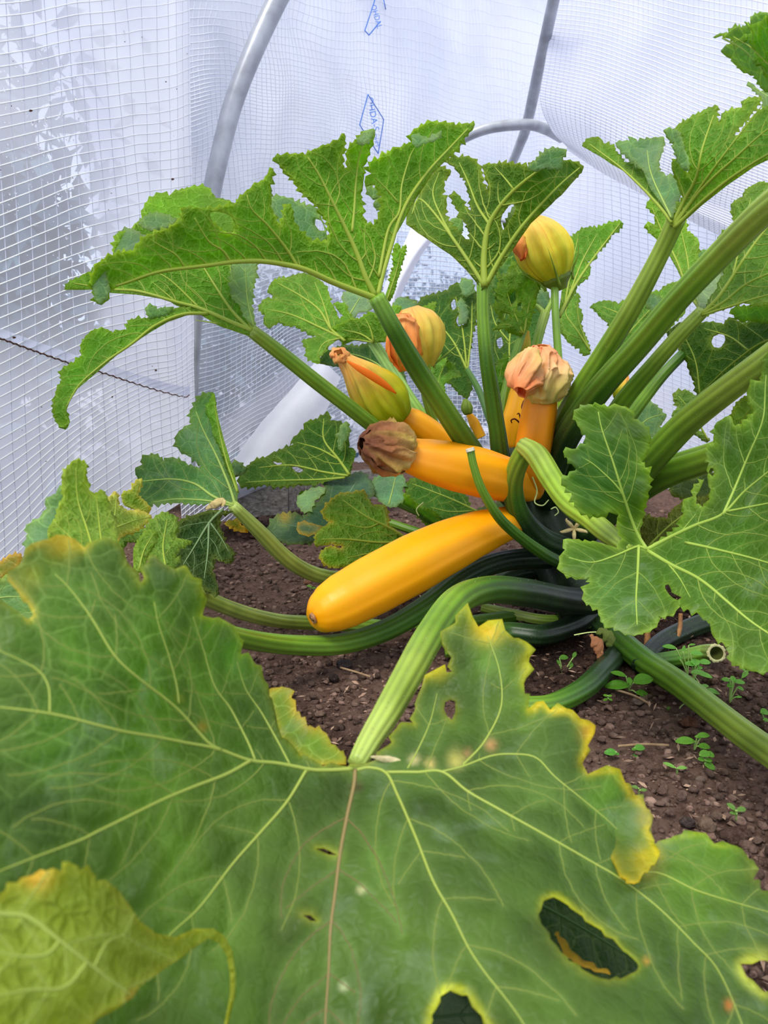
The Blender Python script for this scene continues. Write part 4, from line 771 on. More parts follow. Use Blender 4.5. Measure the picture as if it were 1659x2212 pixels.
fruit(PL, [(868, 980, .905), (900, 988, .905), (960, 1003, .91), (1020, 1017, .925), (1080, 1033, .945), (1125, 1045, .965), (1160, 1062, .985)],
      [(0, .0165), (.06, .0200), (.2, .0245), (.4, .0285), (.6, .0290), (.8, .0265), (.93, .020), (1, .011)], srgb(250, 164, 10), label='golden zucchini jutting left with a shrivelled brown blossom')
fruit(PL, [(862, 895, .985), (900, 915, .99), (940, 945, 1.0), (990, 985, 1.02), (1050, 1030, 1.04)], [(0, .012), (.15, .0165), (.5, .0190), (1, .017)], srgb(252, 172, 14), label='small golden zucchini behind, under the yellow green blossom')
fruit(PL, [(1170, 840, .93), (1166, 880, .93), (1158, 930, .935), (1150, 980, .945), (1146, 1020, .955), (1150, 1060, .98)], [(0, .0175), (.2, .0205), (.5, .0215), (.8, .0205), (1, .015)], srgb(232, 144, 10), label='upright golden zucchini capped by a peach blossom')
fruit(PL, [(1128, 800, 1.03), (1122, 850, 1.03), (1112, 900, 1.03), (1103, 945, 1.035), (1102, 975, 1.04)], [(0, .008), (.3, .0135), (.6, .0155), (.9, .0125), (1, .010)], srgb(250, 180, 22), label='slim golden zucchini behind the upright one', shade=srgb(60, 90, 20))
fruit(PL, [(1080, 898, 1.08), (1095, 930, 1.08), (1100, 970, 1.08)], [(0, .004), (.4, .0105), (1, .009)], srgb(252, 190, 40), label='stub of a pale golden young fruit')
fruit(PL, [(1012, 893, 1.12), (1025, 915, 1.12), (1040, 945, 1.12)], [(0, .004), (.4, .0075), (1, .007)], srgb(250, 176, 20), label='tiny golden young fruit between the stalks')
fruit(PL, [(1262, 850, 1.05), (1245, 880, 1.05), (1228, 920, 1.06)], [(0, .004), (.4, .0085), (1, .008)], srgb(252, 190, 20), label='tiny golden young fruit behind the thick petiole')
# dark ends of stems of the upright fruits
stem(PL, 'fruit_stalk', [(1104, 960, 1.035, 24), (1110, 1000, 1.035, 34), (1130, 1060, 1.05, 40)], [XG, XG, BK], seed=40)
stem(PL, 'fruit_stalk', [(1180, 930, 1.03, 14), (1200, 975, 1.02, 18), (1215, 1020, 1.02, 22)], [OL, MG, DG], seed=41)
# curled dark red tendrils on the slim fruit
for k, pth in enumerate(([(1131, 865, 1.004, 2), (1127, 880, 1.0, 3), (1133, 893, 1.0, 3), (1128, 905, 1.0, 3)], [(1106, 914, 1.004, 2), (1104, 908, 1.0, 3), (1112, 905, .998, 3.5), (1121, 912, 1.0, 4), (1126, 921, 1.004, 4)], [(1117, 895, 1.002, 2), (1121, 893, .998, 3), (1124, 903, 1.0, 3.5), (1128, 916, 1.002, 3)])):
    stem(PL, 'tendril', pth, [srgb(98, 34, 26)], mat='dry', n=20, k=8, ridge=0, seed=50+k)
for pth in ([(1150, 1030, .93, 3), (1160, 1060, .93, 3), (1155, 1085, .93, 3), (1172, 1092, .93, 3), (1185, 1080, .94, 2.5)], [(1190, 1100, .93, 3), (1200, 1096, .93, 3), (1206, 1106, .93, 2.5), (1198, 1114, .93, 2.5)], [(915, 1085, 1.0, 3), (900, 1100, 1.0, 3), (905, 1115, 1.0, 2.5)], [(1240, 1372, .9, 3), (1275, 1366, .9, 3), (1310, 1366, .9, 2.5)]):
    stem(PL, 'tendril', pth, [srgb(190, 205, 130)], mat='vein', n=24, k=8, ridge=0)

# ------------------------------------------------------------------ blossoms
ygc = [(0, srgb(150, 168, 20)), (.3, srgb(190, 188, 30)), (.55, srgb(232, 196, 60)), (.8, srgb(246, 184, 90)), (1, srgb(248, 150, 60))]
def sepals(root, B, az, u, w, r, L, n=5, c=MG, a0=.2, spread=.35, hold=.0):
    for j in range(n):
        a = a0+j*2*math.pi/n; d = math.cos(a)*u+math.sin(a)*w; b = B+d*r; path = np.array([b-az*r*.3, b+az*L*.15+d*L*.10, b+az*L*.5+d*L*spread*.7, b+az*L+d*L*spread]); q = catmull(path, 14)
        V, f, _ = tube_mesh(q, np.linspace(1, .1, 14)*.0019, 8); o = mesh('sepal', V, f, MAT['stem'], root, c); o.parent = root
def calyx(root, B, az, r, L, c):
    q = np.array([B-az*L*.9, B-az*L*.6, B-az*L*.2, B+az*L*.2]); q = catmull(q, 16); R = np.interp(np.linspace(0, 1, 16), [0, .3, .7, 1], [r*.45, r*.62, r, r*1.02]); V, f, th = tube_mesh(q, R, 30, True, .06, 5); mesh('calyx', V, f, MAT['stem'], root, c)
# yellow flower on the tall thin stalk
r_, B, az, u, w = blossom(PL, (1202, 600, 1.02), (1154, 466, 1.0), [(0, .017), (.12, .026), (.35, .0335), (.6, .0325), (.8, .0265), (.93, .016), (1, .006)], [(0, srgb(204, 208, 36)), (.25, srgb(234, 226, 50)), (.6, srgb(248, 228, 84)), (.85, srgb(254, 214, 104)), (1, srgb(252, 170, 84))], twist=.25, ribs=.12, bend=(-.012, 0, 0), seed=1, label='plump yellow closed blossom on a tall thin stalk')
calyx(r_, B, az, .0195, .018, srgb(104, 124, 34)); sepals(r_, B-az*.004, az, u, w, .019, .045, c=srgb(120, 146, 40), spread=.55, a0=-1.2)
blossom(PL, (1122, 512, .99), (1128, 560, .985), [(0, .006), (.3, .009), (.7, .0075), (1, .002)], [(0, srgb(250, 170, 90)), (1, srgb(235, 120, 50))], petals=3, ribs=.2, crumple=.004, cf=140, seed=6, n=20, k=10, label='orange withered blossom tip')
pet([(1198, 605, 1.02, 17), (1200, 680, 1.01, 16), (1206, 770, 1.0, 17), (1212, 860, 1.0, 18), (1217, 950, 1.01, 18), (1222, 1010, 1.03, 18)], [srgb(120, 160, 50), MG, srgb(140, 178, 50), MG], name='flower_stalk', ridge=.03, seed=61, hairs=40)
# orange one behind the dark petiole
r_, B, az, u, w = blossom(PL, (920, 795, .99), (885, 665, .975), [(0, .010), (.12, .020), (.35, .0300), (.6, .0335), (.8, .0300), (.93, .020), (1, .007)], [(0, srgb(214, 210, 80)), (.3, srgb(240, 220, 84)), (.7, srgb(250, 220, 100)), (1, srgb(254, 186, 104))], twist=.15, ribs=.10, seed=2, label='golden blossom half hidden by a dark petiole')
sepals(r_, B, az, u, w, .010, .040, c=srgb(140, 168, 50), spread=.25, a0=.6)
blossom(PL, (872, 800, .965), (878, 680, .945), [(0, .006), (.3, .018), (.6, .020), (.85, .014), (1, .004)], [(0, srgb(248, 150, 60)), (.5, srgb(250, 158, 72)), (1, srgb(250, 176, 110))], petals=3, ribs=.2, crumple=.008, cf=90, seed=12, n=40, k=20, bend=(-.004, 0, 0), label='crumpled orange petal fold of the half hidden blossom')
pet([(915, 790, .99, 16), (918, 850, 1.0, 17), (935, 905, 1.01, 18), (965, 960, 1.03, 18), (1000, 1010, 1.06, 18)], [srgb(130, 170, 50), MG, MG, DG], name='flower_stalk', ridge=.03, seed=62)
pet([(940, 785, .985, 5), (965, 765, .98, 4), (989, 745, .975, 2)], [MG, YG], name='sepal', n=16, k=8, seed=63)
# yellow green one leaning left
r_, B, az, u, w = blossom(PL, (868, 905, .965), (742, 775, .935), [(0, .014), (.08, .0225), (.25, .0290), (.45, .0285), (.65, .0225), (.82, .0145), (.93, .0095), (1, .0065)], [(0, srgb(150, 184, 10)), (.25, srgb(196, 206, 24)), (.5, srgb(226, 208, 50)), (.75, srgb(252, 206, 92)), (1, srgb(254, 190, 110))], twist=.9, ribs=.13, bend=(-.004, .004, 0), seed=3, label='yellow green spindle shaped blossom with an orange fold')
blossom(PL, (733, 775, .935), (733, 762, .925), [(0, .006), (.4, .0105), (.8, .0095), (1, .004)], [(0, srgb(250, 190, 120)), (1, srgb(250, 176, 104))], petals=3, ribs=.25, crumple=.004, cf=160, seed=13, n=18, k=12, label='curled pale orange blossom tip')
q = catmull([(750, 780, .932, 4), (772, 794, .925, 12), (803, 812, .922, 17), (834, 833, .925, 13), (856, 850, .93, 3)], 24)
o = mesh('petal_fold', *tube_mesh(P(q[:, 0], q[:, 1], q[:, 2]-.012), q[:, 3]/2*q[:, 2]/F, 14, flat=.55)[:2], MAT['petal'], r_, srgb(252, 140, 30))
# brown shrivelled blossom
r_, B, az, u, w = blossom(PL, (884, 975, .90), (786, 958, .875), [(0, .0165), (.1, .0235), (.35, .0285), (.6, .0265), (.8, .0225), (.93, .0150), (1, .004)], [(0, srgb(226, 196, 124)), (.3, srgb(206, 160, 96)), (.6, srgb(158, 104, 66)), (1, srgb(116, 70, 48))], twist=.5, ribs=.14, crumple=.0065, cf=110, seed=4, mat='dry', k=34, n=60, label='shrivelled brown blossom', bend=(-.003, 0, 0))
# peach crumpled blossom
pc = [(0, srgb(236, 210, 120)), (.35, srgb(248, 222, 136)), (.7, srgb(254, 210, 150)), (1, srgb(255, 176, 124))]
r_, B, az, u, w = blossom(PL, (1175, 868, .925), (1172, 750, .90), [(0, .016), (.1, .0220), (.3, .0272), (.55, .0280), (.8, .0230), (.94, .0140), (1, .004)], pc, twist=1.1, ribs=.16, crumple=.009, cf=70, seed=5, k=34, n=60, label='crumpled peach coloured blossom', bend=(0, 0, 0))
blossom(PL, (1150, 768, .895), (1122, 850, .87), [(0, .008), (.3, .0150), (.6, .0175), (.85, .0125), (1, .005)], [(0, srgb(240, 200, 130)), (.5, srgb(250, 186, 130)), (1, srgb(250, 150, 90))], petals=3, ribs=.22, crumple=.007, cf=80, seed=7, k=26, n=40, twist=.8, label='folded peach petals hanging over')
# small rear buds
r_, B, az, u, w = blossom(PL, (1338, 862, 1.12), (1352, 808, 1.12), [(0, .008), (.3, .0140), (.7, .0090), (1, .003)], ygc, seed=8, n=24, k=12, label='small yellow orange bud behind the petioles')
r_, B, az, u, w = blossom(PL, (1128, 770, 1.09), (1140, 715, 1.09), [(0, .007), (.3, .0100), (.7, .0060), (1, .002)], [(0, srgb(176, 180, 50)), (1, srgb(220, 180, 60))], seed=9, n=24, k=12, label='slim green yellow bud behind the peach blossom')
r_, B, az, u, w = blossom(PL, (1012, 895, 1.10), (1004, 862, 1.10), [(0, .005), (.3, .0085), (.7, .0070), (1, .002)], [(0, srgb(120, 150, 50)), (1, srgb(140, 170, 70))], seed=10, n=20, k=10, label='tiny green bud among the stalks')
# withered star flower by the crown
for j in range(5):
    a = j*2*math.pi/5+.3; q = catmull([(1240, 1142, .90, 5), (1240+14*math.cos(a), 1142+12*math.sin(a), .895, 9), (1240+27*math.cos(a), 1142+22*math.sin(a), .893, 6), (1240+31*math.cos(a+.1), 1142+26*math.sin(a+.1), .895, 2)], 12)
    mesh('withered_petal', *tube_mesh(P(q[:, 0], q[:, 1], q[:, 2]), q[:, 3]/2*q[:, 2]/F, 8)[:2], MAT['dry'], PL, srgb(212, 196, 138))
# ------------------------------------------------------------------ leaves (outline and veins as seen, each bent in depth by its own anchors)
L = lambda *a, **k: leaf(PL, *a, **k)
# the nearest leaf, a wide bowl seen from above
near = dict(s='t', c=srgb(86, 118, 46), res=10, tooth=46, amp=.22, yl=.6, yw=.0012, yc=srgb(176, 180, 50), und=(.004, 12), quilt=.0022, gap=84, patch=.5, cell=.16, mottle=.3, cellmap=[(180, 1450, 380, 1.1), (1250, 1660, 150, .5), (1500, 1930, 160, .4)],
 lines=[([(1010, 1312), (1024, 1338), (1057, 1348), (1086, 1344), (1097, 1366), (1144, 1400), (1143, 1434), (1133, 1481)], 9, srgb(184, 188, 36), .8), ([(1150, 1541), (1180, 1524), (1195, 1541), (1233, 1543), (1258, 1568), (1286, 1582), (1270, 1622), (1264, 1656), (1278, 1676), (1305, 1675), (1345, 1680), (1356, 1708), (1381, 1734), (1406, 1760), (1414, 1776), (1407, 1803), (1420, 1833), (1430, 1856)], 9, srgb(196, 186, 34), .9),
        ([(916, 1462), (938, 1450), (958, 1440)], 7, srgb(200, 196, 40), .8), ([(1160, 1960), (1170, 1942), (1196, 1936), (1235, 1958), (1300, 2014)], 6, srgb(176, 184, 50), .9), ([(928, 2212), (932, 2180), (946, 2134), (970, 2118), (1006, 2132), (1037, 2170), (1066, 2212)], 8, srgb(176, 184, 50), 1.), ([(1659, 2092), (1612, 2097), (1622, 2124), (1659, 2160)], 12, srgb(180, 190, 80), .8),
        ([(1421, 1833), (1457, 1823), (1533, 1812), (1551, 1833), (1591, 1838), (1620, 1862), (1642, 1883)], 5, srgb(160, 180, 50), .7), ([(22, 1253), (43, 1275), (65, 1300), (80, 1325), (69, 1338)], 8, srgb(180, 170, 60), .8), ([(54, 1192), (101, 1172), (150, 1168), (177, 1186)], 10, srgb(170, 160, 30), .8), ([(264, 1221), (278, 1237), (297, 1264), (304, 1253)], 8, srgb(150, 160, 40), .7)],
 o=[(752, 1646), (700, 1646), (650, 1628), (610, 1590), (600, 1562), (579, 1506), (571, 1474), (550, 1438), (517, 1416), (510, 1380), (499, 1354), (460, 1336), (438, 1329), (434, 1282), (420, 1246), (398, 1221), (376, 1231), (347, 1221), (315, 1206), (307, 1224), (293, 1231), (304, 1253), (297, 1264), (278, 1235), (264, 1221), (253, 1192), (213, 1166), (177, 1184), (156, 1166), (116, 1159), (101, 1170), (54, 1192), (47, 1217), (22, 1253), (43, 1275), (65, 1300), (80, 1325), (69, 1338), (47, 1325), (22, 1307), (0, 1289), (-90, 1262),
    (-200, 1330, 0), (-300, 1600, 0), (-300, 1950, 0), (-230, 2200, 0), (-60, 2420, 0), (300, 2520), (500, 2440), (700, 2480), (860, 2420), (922, 2320), (930, 2212), (934, 2179), (948, 2135), (970, 2121), (1006, 2135), (1035, 2171), (1064, 2212), (1110, 2330), (1250, 2400), (1450, 2440), (1620, 2380), (1700, 2300), (1720, 2230), (1659, 2157), (1623, 2124), (1610, 2098), (1659, 2090), (1740, 2080), (1760, 2000), (1659, 1936), (1634, 1911), (1645, 1882), (1620, 1860), (1591, 1835), (1551, 1831), (1533, 1810), (1457, 1821), (1421, 1831),
    (1410, 1803), (1417, 1774), (1406, 1756), (1381, 1730), (1356, 1705), (1345, 1676), (1305, 1671), (1276, 1680), (1262, 1658), (1272, 1622), (1290, 1579), (1258, 1564), (1233, 1539), (1193, 1539), (1178, 1521), (1146, 1539), (1137, 1506), (1135, 1481), (1146, 1434), (1146, 1398), (1113, 1383), (1095, 1365), (1088, 1340), (1057, 1344), (1035, 1358), (1021, 1336), (1010, 1307), (985, 1347), (952, 1376), (956, 1398), (974, 1423), (976, 1456), (963, 1456), (959, 1439), (938, 1448), (916, 1459), (909, 1488), (898, 1528), (894, 1564), (860, 1566), (846, 1604), (812, 1634), (785, 1642)],
 h=[[(963, 1521), (974, 1517), (985, 1522), (985, 1545), (977, 1560), (966, 1550)], [(1167, 1944), (1196, 1938), (1229, 1958), (1262, 1987), (1305, 2020), (1341, 2052), (1374, 2083), (1366, 2095), (1319, 2103), (1283, 2103), (1240, 2074), (1196, 2038), (1178, 2009), (1160, 1991), (1160, 1965)],
    [(682, 1826), (700, 1828), (730, 1840), (712, 1840)], [(655, 1963), (672, 1966), (688, 1978), (672, 1975)]],
 a=[(770, 1655, .372), (100, 1170, .285), (0, 1530, .245), (-250, 1600, .22), (420, 1240, .335), (560, 1470, .37), (540, 1640, .335), (300, 1450, .285), (300, 1700, .27), (700, 2212, .275), (400, 1950, .275), (0, 2000, .215), (1050, 1350, .425), (1100, 1600, .385), (1290, 1580, .385), (1430, 1830, .36), (1659, 1950, .35), (1400, 2212, .27), (1100, 1900, .31), (900, 1480, .41), (1640, 2150, .30), (900, 1750, .335), (0, 2400, .20), (1400, 2450, .24), (640, 1560, .37)],
 spots=[(130, 1175, 42, srgb(170, 156, 30), .8), (60, 1250, 34, srgb(150, 150, 46), .7), (1060, 1355, 42, srgb(196, 180, 30), .9), (1140, 1440, 26, srgb(196, 184, 30), .8), (1285, 1590, 30, srgb(200, 160, 40), .8), (1266, 1650, 16, srgb(196, 186, 30), .9), (1402, 1775, 24, srgb(196, 172, 40), .8), (1400, 1868, 36, srgb(196, 178, 34), .9), (1350, 1690, 16, srgb(190, 190, 40), .8), (1640, 1890, 24, srgb(180, 170, 60), .6), (945, 1450, 26, srgb(186, 182, 50), .8),
        (1062, 1612, 14, srgb(196, 160, 112), 1.), (930, 1645, 12, srgb(200, 186, 120), 1.), (895, 1636, 12, srgb(196, 190, 140), .9), (985, 1640, 22, srgb(190, 190, 110), .9), (1010, 1628, 10, srgb(190, 150, 100), .9), (1650, 2100, 40, srgb(170, 180, 60), .8), (438, 1568, 12, srgb(170, 130, 40), .8), (388, 1510, 9, srgb(170, 160, 40), .7), (1393, 2070, 9, srgb(180, 150, 60), .9), (1572, 2170, 12, srgb(190, 130, 50), .9), (770, 1695, 14, srgb(84, 60, 48), .9), (780, 1918, 10, srgb(200, 200, 160), .9), (742, 2128, 10, srgb(196, 204, 170), .8),
        (510, 1425, 40, srgb(96, 140, 70), .5), (1540, 1880, 130, srgb(108, 150, 34), .7), (1120, 1500, 90, srgb(110, 150, 34), .6), (1330, 1720, 80, srgb(104, 150, 34), .6), (250, 1440, 230, srgb(76, 116, 10), .7), (560, 1600, 120, srgb(66, 106, 12), .5), (150, 1620, 160, srgb(74, 118, 14), .5)])
flap = {**near, 'h': [], 'like': 0, 'blend': (1318, 1810, .011, .003), 'dz': -.012, 'res': 9, 'tooth': 26, 'yl': .9, 'yw': .003, 'yc': srgb(200, 180, 40), 'und': (.004, 12),
 'o': [(1290, 1750, 0), (1340, 1725, 0), (1381, 1730), (1406, 1756), (1417, 1774), (1410, 1803), (1421, 1831), (1435, 1857), (1417, 1878), (1399, 1893), (1374, 1915), (1357, 1907), (1335, 1880, 0), (1305, 1820, 0)]}; del flap['a']
backbit = dict(s='t', c=srgb(104, 146, 44), res=8, tooth=22, yl=.8, yc=srgb(200, 176, 50), und=(.002, 12), a=[(760, 1640, .374), (600, 1500, .44), (700, 1560, .40), (600, 1600, .40)],
 o=[(748, 1645, 0), (748, 1630), (717, 1602), (703, 1577), (666, 1566), (641, 1535), (630, 1506), (627, 1485), (583, 1487), (575, 1520, 0), (600, 1600, 0), (680, 1645, 0)])
curl = dict(s='u', c=srgb(142, 158, 52), res=9, tooth=30, amp=.3, yl=.4, yw=.0010, yc=srgb(176, 170, 50), und=(.002, 12), cell=.5, gap=120, quilt=.002,
 a=[(0, 1930, .190), (150, 1870, .205), (0, 2200, .175), (300, 2000, .222), (300, 2130, .215), (480, 2010, .258), (515, 2100, .262), (500, 2210, .258), (-100, 2250, .165), (400, 2040, .245)],
 o=[(-120, 1980), (0, 1936), (72, 1889), (101, 1878), (141, 1878), (159, 1853), (188, 1871), (213, 1868), (224, 1893), (253, 1897), (268, 1911, 0), (286, 1947, 0), (307, 1983, 0), (347, 2012, 0), (391, 2021, 0), (434, 2005, 0), (474, 2003, 0), (495, 2018, 0), (514, 2052, 0), (521, 2099, 0), (521, 2142, 0), (512, 2179, 0), (500, 2240, 0), (494, 2240, 0), (505, 2179, 0), (512, 2142, 0), (511, 2099, 0), (504, 2060, 0), (488, 2034, 0), (462, 2022, 0), (427, 2041, 0), (362, 2085, 0), (307, 2124, 0), (289, 2150, 0), (253, 2179, 0), (224, 2200, 0), (180, 2260, 0), (0, 2360, 0), (-140, 2360, 0)],
 spots=[(90, 1885, 40, srgb(196, 166, 50), .8), (290, 2150, 20, srgb(160, 110, 40), .5)])
L([near, flap, backbit, curl], [
 ([(762, 1652), (700, 1656), (665, 1655), (600, 1646), (540, 1641), (470, 1615), (400, 1605), (300, 1585), (220, 1565), (110, 1540), (0, 1528), (-160, 1520)], 9),
 ([(545, 1640), (490, 1670), (420, 1700), (350, 1730), (230, 1785), (170, 1815), (60, 1855), (-120, 1930)], 8), ([(480, 1618), (448, 1600), (380, 1530), (300, 1465), (250, 1415), (200, 1335), (150, 1270), (120, 1240)], 8),
 ([(552, 1642), (535, 1600), (500, 1530), (465, 1480), (440, 1400), (420, 1330)], 6), ([(628, 1648), (600, 1597), (565, 1540), (530, 1490), (510, 1430)], 5), ([(386, 1520), (380, 1475), (362, 1400), (345, 1345), (335, 1300)], 5), ([(110, 1540), (108, 1480), (80, 1440), (0, 1400)], 5),
 ([(665, 1655), (620, 1730), (560, 1800), (500, 1870), (430, 1960), (370, 2015), (300, 2090)], 7), ([(768, 1655), (765, 1690), (750, 1760), (735, 1840), (725, 1920), (715, 2000), (710, 2100), (703, 2212), (700, 2400)], 9, 0, srgb(136, 118, 74), 'brownish drying midrib'),
 ([(772, 1654), (800, 1650), (835, 1665), (860, 1720), (900, 1815), (935, 1900), (975, 1970), (1010, 2040), (1045, 2090), (1110, 2170), (1180, 2280)], 7), ([(835, 1662), (900, 1664), (955, 1665), (1010, 1710), (1080, 1750), (1170, 1800), (1280, 1865), (1340, 1900), (1420, 1960), (1500, 2040), (1560, 2110), (1620, 2260)], 7),
 ([(955, 1664), (1000, 1655), (1060, 1635), (1110, 1632), (1160, 1640), (1200, 1680), (1260, 1730), (1330, 1790), (1360, 1830)], 5), ([(1000, 1652), (1050, 1600), (1085, 1530), (1080, 1450), (1055, 1375)], 5), ([(1340, 1900), (1420, 1890), (1510, 1930), (1600, 1960), (1700, 1990)], 5), ([(880, 1655), (900, 1620), (930, 1560), (945, 1500)], 4),
 ([(-100, 1960), (0, 1975), (60, 1980), (130, 2030), (190, 2075), (250, 2120), (285, 2145)], 13, 3), ([(130, 2030), (100, 2060), (40, 2066), (-60, 2050)], 8, 3), ([(190, 2075), (140, 2130), (60, 2140), (-60, 2170)], 8, 3), ([(205, 2085), (222, 2050), (240, 2025), (280, 2012)], 6, 3)],
 vcol=srgb(150, 166, 72), seed=1, label='widest nearest leaf, yellowing at its teeth, one lobe curled over', vside=.42)
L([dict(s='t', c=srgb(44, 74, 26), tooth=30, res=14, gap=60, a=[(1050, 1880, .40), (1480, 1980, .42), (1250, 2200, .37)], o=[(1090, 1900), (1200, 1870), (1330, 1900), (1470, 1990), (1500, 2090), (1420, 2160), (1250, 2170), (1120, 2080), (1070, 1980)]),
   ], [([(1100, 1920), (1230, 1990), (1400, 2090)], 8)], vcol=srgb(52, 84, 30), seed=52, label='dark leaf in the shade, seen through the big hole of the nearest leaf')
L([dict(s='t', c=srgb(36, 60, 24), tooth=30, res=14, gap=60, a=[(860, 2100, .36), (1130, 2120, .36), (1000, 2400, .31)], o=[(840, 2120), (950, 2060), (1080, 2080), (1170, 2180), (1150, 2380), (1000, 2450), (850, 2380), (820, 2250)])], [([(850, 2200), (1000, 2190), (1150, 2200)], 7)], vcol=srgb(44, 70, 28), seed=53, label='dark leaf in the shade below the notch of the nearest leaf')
# crumpled dead bits of the leaf rim
def scrap(name, pts, d, col, label):
    q = catmull([(x, y, dd) for x, y, dd in pts], 26); C = P(q[:, 0], q[:, 1], q[:, 2]); R = np.abs(np.sin(np.linspace(.3, 2.9, 26)))*d; V, f, _ = tube_mesh(C, R, 12, True, .3, 3, twist=3, flat=.4); V = V+(RT+UP)*(vnoise(V, 300, 3)*d*.4)[:, None]
    o = mesh(name, V, f, MAT['dry'], PL, col); o['label'] = label
scrap('dead_leaf_rim', [(1200, 2016, .345), (1215, 2040, .35), (1240, 2070, .345), (1265, 2085, .34), (1318, 2105, .33)], .0022, srgb(176, 142, 40), 'crumpled yellow brown dead rim inside the leaf hole')
scrap('dead_leaf_rim', [(800, 1636, .368), (840, 1640, .37), (880, 1648, .37)], .0016, srgb(206, 196, 150), 'pale dried scrap at the foot of the leaf blade')
scrap('dead_leaf_scrap', [(1275, 1372, .86), (1288, 1385, .86), (1295, 1405, .86), (1292, 1422, .86)], .0060, srgb(176, 120, 82), 'rust coloured dead leaf scrap hanging under the crown')
scrap('dead_leaf_scrap', [(1290, 1362, .875), (1312, 1375, .875), (1322, 1395, .875)], .0070, srgb(104, 120, 54), 'greenish wilted scrap behind the rust coloured one')

# big upper left leaf, lower side towards us
l1 = dict(s='u', c=srgb(96, 142, 14), res=7.5, tooth=17, amp=.5, yl=.35, und=(.003, 13), gap=36,
 a=[(812, 640, .785), (240, 600, .61), (480, 480, .66), (600, 560, .72), (620, 350, .72), (780, 290, .76), (830, 450, .80), (1000, 275, .88), (800, 370, .79), (660, 480, .73), (330, 560, .63)],
 o=[(812, 648), (800, 648, 0), (771, 634, 0), (717, 612, 0), (645, 582, 0), (572, 570, 0), (506, 570, 0), (398, 581, 0), (325, 595, 0), (253, 620, 0), (239, 634), (236, 650), (214, 657), (205, 630), (200, 606), (205, 590), (217, 568), (246, 553), (289, 544), (315, 513), (362, 495), (394, 474), (398, 448), (434, 452), (466, 452), (506, 448), (511, 442), (543, 412), (572, 390), (594, 365), (587, 398), (587, 445), (598, 477), (606, 488), (612, 470), (619, 440), (632, 446), (636, 476), (648, 495), (674, 519), (706, 520), (713, 503), (706, 477), (688, 448), (666, 427), (637, 391), (608, 358), (594, 342), (627, 333), (659, 333), (684, 318), (713, 307), (731, 300), (746, 286), (744, 315), (745, 362), (748, 330), (753, 322), (771, 300), (789, 280), (811, 281), (800, 320), (787, 358), (780, 416), (784, 463), (793, 481), (807, 486), (818, 474), (825, 448), (825, 427), (811, 401), (789, 389), (804, 374), (786, 358), (818, 344), (843, 325), (865, 315), (890, 307), (889, 289), (905, 275), (934, 262), (948, 262), (985, 269), (1028, 269), (1006, 297), (966, 344, 0), (934, 376, 0), (898, 434, 0), (876, 475, 0), (856, 511, 0), (840, 554, 0), (827, 608, 0), (822, 645, 0)],
 h=[[(456, 461), (480, 461), (500, 470), (510, 490), (506, 504), (496, 505), (480, 495), (468, 482), (458, 476)]])
l1b = dict(s='u', c=srgb(104, 150, 20), res=9, tooth=16, und=(.002, 14), dz=.05, a=[(300, 560, .70), (340, 430, .76), (440, 410, .78), (480, 470, .74), (260, 540, .68)],
 o=[(225, 580, 0), (246, 550), (253, 510), (285, 498), (307, 475), (315, 437), (344, 416), (365, 423), (398, 409), (441, 401), (466, 427), (500, 437), (520, 448, 0), (510, 500, 0), (400, 560, 0)])
tp = lambda o, a, **k: {**dict(s='t', c=BLUE_T, res=9, tooth=14, o=o, a=a, und=(.0015, 14)), **k}
l1c = tp([(249, 552), (253, 508), (280, 496), (305, 505), (320, 515), (290, 545, 0)], [(250, 550, .665), (300, 500, .69), (280, 530, .67)], quilt=.0)
l1d = tp([(300, 484), (318, 466), (345, 462), (372, 470), (384, 480), (360, 494), (325, 500)], [(300, 484, .70), (380, 470, .715), (330, 498, .70)], quilt=.0)
l1e = tp([(199, 588), (217, 570), (228, 590), (236, 632), (214, 657), (200, 625)], [(200, 590, .602), (236, 632, .604), (214, 655, .60)], quilt=.0)
l1f = tp([(586, 428), (604, 424), (636, 434), (660, 442), (680, 446), (694, 470), (704, 500), (706, 524), (690, 530), (650, 515), (605, 500), (588, 470)], [(586, 428, .80), (700, 440, .80), (640, 520, .78)], quilt=.0, h=[[(682, 470), (694, 476), (700, 496), (688, 494), (680, 482)]])
l1g = tp([(594, 345), (606, 336), (620, 338), (618, 350)], [(594, 345, .725), (620, 335, .725), (610, 352, .72)])
l1h = tp([(890, 305), (893, 288), (925, 298), (955, 283), (948, 298), (915, 308), (900, 318)], [(890, 300, .815), (955, 283, .825), (915, 315, .815)])
l1i = tp([(770, 305), (775, 295), (790, 281), (811, 280), (800, 300), (780, 312)], [(770, 300, .742), (811, 280, .742), (790, 310, .74)])
L([l1, l1b, l1c, l1d, l1e, l1f, l1g, l1h, l1i], [
 ([(812, 646), (770, 628), (715, 606), (645, 578), (572, 566), (506, 566), (398, 577), (325, 591), (250, 617)], 15), ([(810, 640), (790, 600), (770, 545), (745, 490), (715, 430), (690, 380), (665, 340)], 13), ([(760, 500), (765, 450), (768, 400), (775, 340), (790, 295)], 7),
 ([(816, 640), (828, 590), (846, 530), (865, 470), (890, 420), (925, 370), (965, 325), (1010, 280)], 11), ([(818, 600), (838, 500), (862, 460), (868, 400), (885, 340), (895, 320)], 8), ([(860, 440), (835, 410), (810, 385)], 5), ([(645, 580), (620, 540), (580, 490), (545, 455), (535, 425)], 8), ([(500, 568), (480, 540), (450, 520), (420, 470)], 6), ([(398, 577), (380, 550), (345, 530), (330, 520)], 5)],
 seed=2, label='big leaf arching over the stalks, lower side showing, one small hole', vside=.7)

